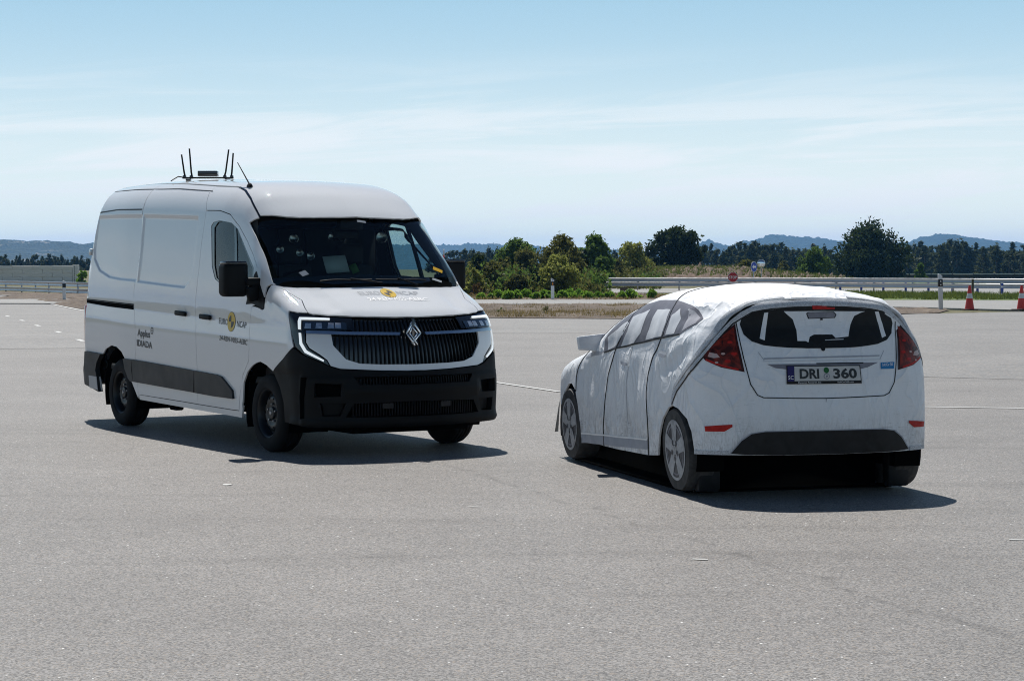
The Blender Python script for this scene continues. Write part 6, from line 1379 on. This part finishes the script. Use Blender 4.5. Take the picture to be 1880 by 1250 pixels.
hp = T['r_hatch']; a = np.array(hp + [(-p[0], p[1]) for p in hp[::-1][1:]]); dv = np.gradient(a, axis=0); nv = np.stack([-dv[:, 1], dv[:, 0]], 1); nv /= np.linalg.norm(nv, axis=1)[:, None]
panel('hatch_line', CR, [tuple(p) for p in a + nv * .0035] + [tuple(p) for p in (a - nv * .0035)[::-1]], 'print_seam', car, off=.003, thick=0, gap=0, estep=.02)
panel('printed_recess', CR, T['r_recess'], 'print_recess', car, off=.003, thick=0, gap=0)
panel('printed_recess', CR, [(.06, .954), (-.30, .955), (-.30, .947), (.06, .946)], 'print_charcoal', car, off=.0045, thick=0, gap=0)
panel('printed_ridge', CR, T['r_ridge'], 'print_grey', car, off=.003, thick=0, gap=0)
panel('printed_ridge', CR, [(.44, .972), (-.44, .976), (-.44, .970), (.44, .966)], 'print_pane', car, off=.003, thick=0, gap=0)
for s in (1, -1): panel('printed_ridge', CR, [(.47 * s, 1.035), (.474 * s, 1.035), (.432 * s, .975), (.427 * s, .975)], 'print_grey', car, off=.003, thick=0, gap=0)
# number plate
pl_ = panel('number_plate', CR, [(.278, .937), (-.268, .935), (-.267, .808), (.278, .810)], 'print_black', car, off=.010, thick=.01, gap=0)
panel('plate_field', CR, [(.226, .930), (-.260, .928), (-.260, .828), (.226, .830)], 'print_plate', pl_, off=.0125, thick=0, gap=0)
panel('plate_band', CR, [(.274, .933), (.228, .933), (.228, .828), (.274, .828)], 'print_violet', pl_, off=.0122, thick=0, gap=0)
lettering('plate_text', CR, 'DRI', (.190, .848), (.048, .847), .066, 'text_black', pl_, .035, off=.0142, up=1)
lettering('plate_text', CR, '360', (-.056, .847), (-.234, .846), .066, 'text_black', pl_, .035, off=.0142, up=1)
lettering('plate_text', CR, 'SC', (.270, .842), (.233, .842), .026, 'text_white', pl_, .0, off=.0142, up=1)
lettering('plate_text', CR, 'Dynamic Research, Inc.', (.20, .815), (.035, .815), .010, 'text_white', pl_, .0, off=.0125, up=1)
lettering('plate_text', CR, 'SoftCar360.com', (-.085, .8145), (-.205, .8145), .010, 'text_white', pl_, .0, off=.0125, up=1)
panel('plate_badge', CR, disc2((-.006, .902), .0195, .0205, 24), 'print_green', pl_, off=.0145, thick=0, gap=0)
panel('plate_badge', CR, disc2((-.006, .860), .022, .021, 24), 'print_recess', pl_, off=.0145, thick=0, gap=0)
panel('plate_badge', CR, disc2((-.006, .860), .017, .016, 24), 'print_plate', pl_, off=.0155, thick=0, gap=0)
panel('plate_badge', CR, [(-.002, .868), (-.014, .868), (-.010, .852), (.002, .852)], 'print_recess', pl_, off=.0165, thick=0, gap=0)
st = panel('sticker', CR, T['r_sticker'], 'print_blue', car, off=.004, thick=0, gap=0)
lettering('sticker_text', CR, 'Soft Car 360', (-.440, .926), (-.526, .927), .020, 'text_white', st, .0, .2, off=.0055, up=1)
panel('reflector', CR, T['r_refl'], 'print_red', car, off=.004, thick=.002, gap=0, mirror=True)
panel('printed_diffuser', CR, mirror_u([(0, .482), (.225, .482), (.423, .482), (.513, .467), (.577, .419), (.645, .330), (.55, .322), (.35, .318), (0, .315)]), 'print_charcoal', car, off=.004, thick=0, gap=0, res=.06)
panel('diffuser_edge', CR, mirror_u([(0, .488), (.225, .488), (.426, .488), (.519, .473), (.585, .423), (.652, .330), (.645, .330), (.577, .419), (.513, .467), (.423, .482), (.225, .482), (0, .482)]), 'print_grey', car, off=.0045, thick=0, gap=0)
bt_ = [(.89, .330), (.761, .334), (.66, .335)]
panel('bottom_hem', CR, [(.888, .345), (.761, .349), (.655, .350), (.652, .320), (.761, .320), (.889, .318)], 'hem_fabric', car, off=.006, thick=.004, gap=0, mirror=True)
panel('centre_seam', CR, [(.002, .705), (-.002, .705), (-.003, .49), (.003, .49)], 'print_recess', car, off=.003, thick=0, gap=0)
# ---- outside mirrors: fabric boxes with a printed glass
for s in (1, -1):
    V_ = [(1.93, 1.03, .965), (1.93, .845, .945), (1.93, .80, 1.095), (1.93, 1.045, 1.070), (2.10, .98, .955), (2.08, .84, .945), (2.06, .81, 1.085), (2.10, 1.0, 1.06)]
    V_ = [(x, y * s, z) for x, y, z in V_]; Fc = [(0, 1, 2, 3), (4, 7, 6, 5), (0, 4, 5, 1), (3, 2, 6, 7), (0, 3, 7, 4), (1, 5, 6, 2)]
    if s < 0: Fc = [f[::-1] for f in Fc]
    bm = bmesh.new(); vs = [bm.verts.new(v) for v in V_]; [bm.faces.new([vs[i] for i in f]) for f in Fc]; bmesh.ops.bevel(bm, geom=list(bm.edges), offset=.008, segments=2, affect='EDGES', profile=.5)
    o = from_bm('fabric_mirror', bm, F_, car)
    q = [(1.926, 1.017, .977), (1.926, .855, .960), (1.926, .826, 1.080), (1.926, 1.030, 1.060)]
    mobj('printed_mirror_glass', [(x, y * s, z) for x, y, z in q], [(0, 1, 2, 3) if s > 0 else (3, 2, 1, 0)], 'print_pane', o)
# ---- upright printed wheels
def car_wheel(x, s, zc, r, lean):
    n = 56; w = .20; prof = []
    def ring(rr, y, flat=True):
        out = []
        for k in range(n):
            a = 2 * math.pi * k / n; zz = zc + rr * 1.04 * math.sin(a); xx = rr * .98 * math.cos(a)
            zz = max(zz, .035 + (r - rr) * .35); out.append((x + xx - lean * (zc - zz), (y) * s, zz))
        return out
    yo = .895; rings = [ring(r * .93, yo - w), ring(r, yo - w + .015), ring(r, yo - .02), ring(r * .965, yo), ring(r * .76, yo + .002), ring(r * .4, yo + .002)]
    V_ = [p for q in rings for p in q] + [(x, (yo + .002) * s, zc), (x, (yo - w) * s, zc)]; Fc = []
    for i in range(len(rings) - 1):
        for k in range(n):
            q = (i * n + k, i * n + (k + 1) % n, (i + 1) * n + (k + 1) % n, (i + 1) * n + k); Fc.append(q)
    m = len(rings) - 1
    for k in range(n): Fc.append((m * n + k, m * n + (k + 1) % n, len(V_) - 2)); Fc.append(((k + 1) % n, k, len(V_) - 1))
    if s < 0: Fc = [f[::-1] for f in Fc]
    bm = bmesh.new(); vs = [bm.verts.new(v) for v in V_]; [bm.faces.new([vs[i] for i in f]) for f in Fc]
    wh = from_bm('printed_wheel', bm, 'print_tyre', car, angle=40)
    def pt(rr, a, off=.006): 
        zz = zc + rr * 1.04 * math.sin(a); return (x + rr * .98 * math.cos(a) - lean * (zc - zz), (yo + off) * s, max(.05, zz))
    def ringmesh(name, r0, r1, mt, off, a0=0, a1=2 * math.pi, k=48):
        V2_ = []; 
        for i in range(k + 1):
            a = a0 + (a1 - a0) * i / k; V2_ += [pt(r0, a, off), pt(r1, a, off)]
        return mobj(name, V2_, [(2 * i, 2 * i + 1, 2 * i + 3, 2 * i + 2) for i in range(k)], mt, wh)
    ringmesh('printed_rim', .0, r * .70, 'print_rim_dark', .004)
    ringmesh('printed_rim', r * .655, r * .725, 'print_rim', .006); ringmesh('printed_rim', r * .56, r * .60, 'print_recess', .006)
    ringmesh('printed_hub', 0, r * .12, 'print_rim', .008, k=20)
    for k in range(5):
        a = math.pi / 2 + 2 * math.pi * k / 5; ra, rb_ = r * .13, r * .66
        V2_ = []
        for rr, hw in ((ra, .05), (r * .30, .042), (rb_, .052)):
            for sg in (-1, 1): V2_.append(pt(math.hypot(rr, hw), a + sg * math.atan2(hw, rr), .007))
        mobj('printed_spoke', V2_, [(0, 1, 3, 2), (2, 3, 5, 4)], 'print_rim', wh)
        ringmesh('printed_hub', 0, .0, 'print_rim_dark', .009, k=3) if False else None
    for k in range(5):
        a = -math.pi / 2 + 2 * math.pi * k / 5; c = (r * .21 * math.cos(a), r * .21 * math.sin(a)); V2_ = []
        for i in range(10): 
            px, pz = c[0] + .014 * math.cos(2 * math.pi * i / 10), c[1] + .02 * math.sin(2 * math.pi * i / 10); V2_.append(pt(math.hypot(px, pz), math.atan2(pz, px), .0095))
        mobj('printed_nut', V2_, [tuple(range(10))], 'print_rim_dark', wh)
for s in (1, -1):
    car_wheel(.05, s, .315, .285, .16); car_wheel(2.60, s, .315, .285, .10)
# ---- black underside: low platform, solid black core added for the dark inside, arch curtains, flaps
bm = bmesh.new(); box(bm, (1.44, 0, .018), (2.80, 1.62, .028), bev=.008, seg=1); from_bm('drive_platform', bm, 'matt_black', car)
bm = bmesh.new(); box(bm, (1.45, 0, .30), (2.9, 1.30, .54)); box(bm, (1.5, 0, .62), (3.2, 1.5, .3)); from_bm('dark_core', bm, 'matt_black', car)
for s in (1, -1):
    for xc in (.06, 2.62):
        bm = bmesh.new(); n = 20; f, b = [], []
        for i in range(n + 1):
            a = math.pi * (-.10 + 1.20 * i / n); xx, zz = xc + .36 * math.cos(a), .30 + .36 * math.sin(a); f.append(bm.verts.new((xx, .865 * s, zz))); b.append(bm.verts.new((xx, .66 * s, zz)))
        for i in range(n): bm.faces.new((f[i], f[i + 1], b[i + 1], b[i]))
        bm.faces.new(b); from_bm('arch_curtain', bm, 'matt_black', car)
    bm = bmesh.new(); box(bm, (-.16, .735 * s, .18), (.10, .17, .29), bev=.02); box(bm, (-.13, .80 * s, .15), (.06, .03, .26), rot=(0, R(-25), 0), bev=.005); from_bm('support_pad', bm, 'print_charcoal', car)
    mobj('nose_flap', [(3.0, .86 * s, .50), (3.02, .87 * s, .22), (3.19, .85 * s, .205), (3.15, .83 * s, .42)], [(0, 1, 2, 3)], 'print_charcoal', car)
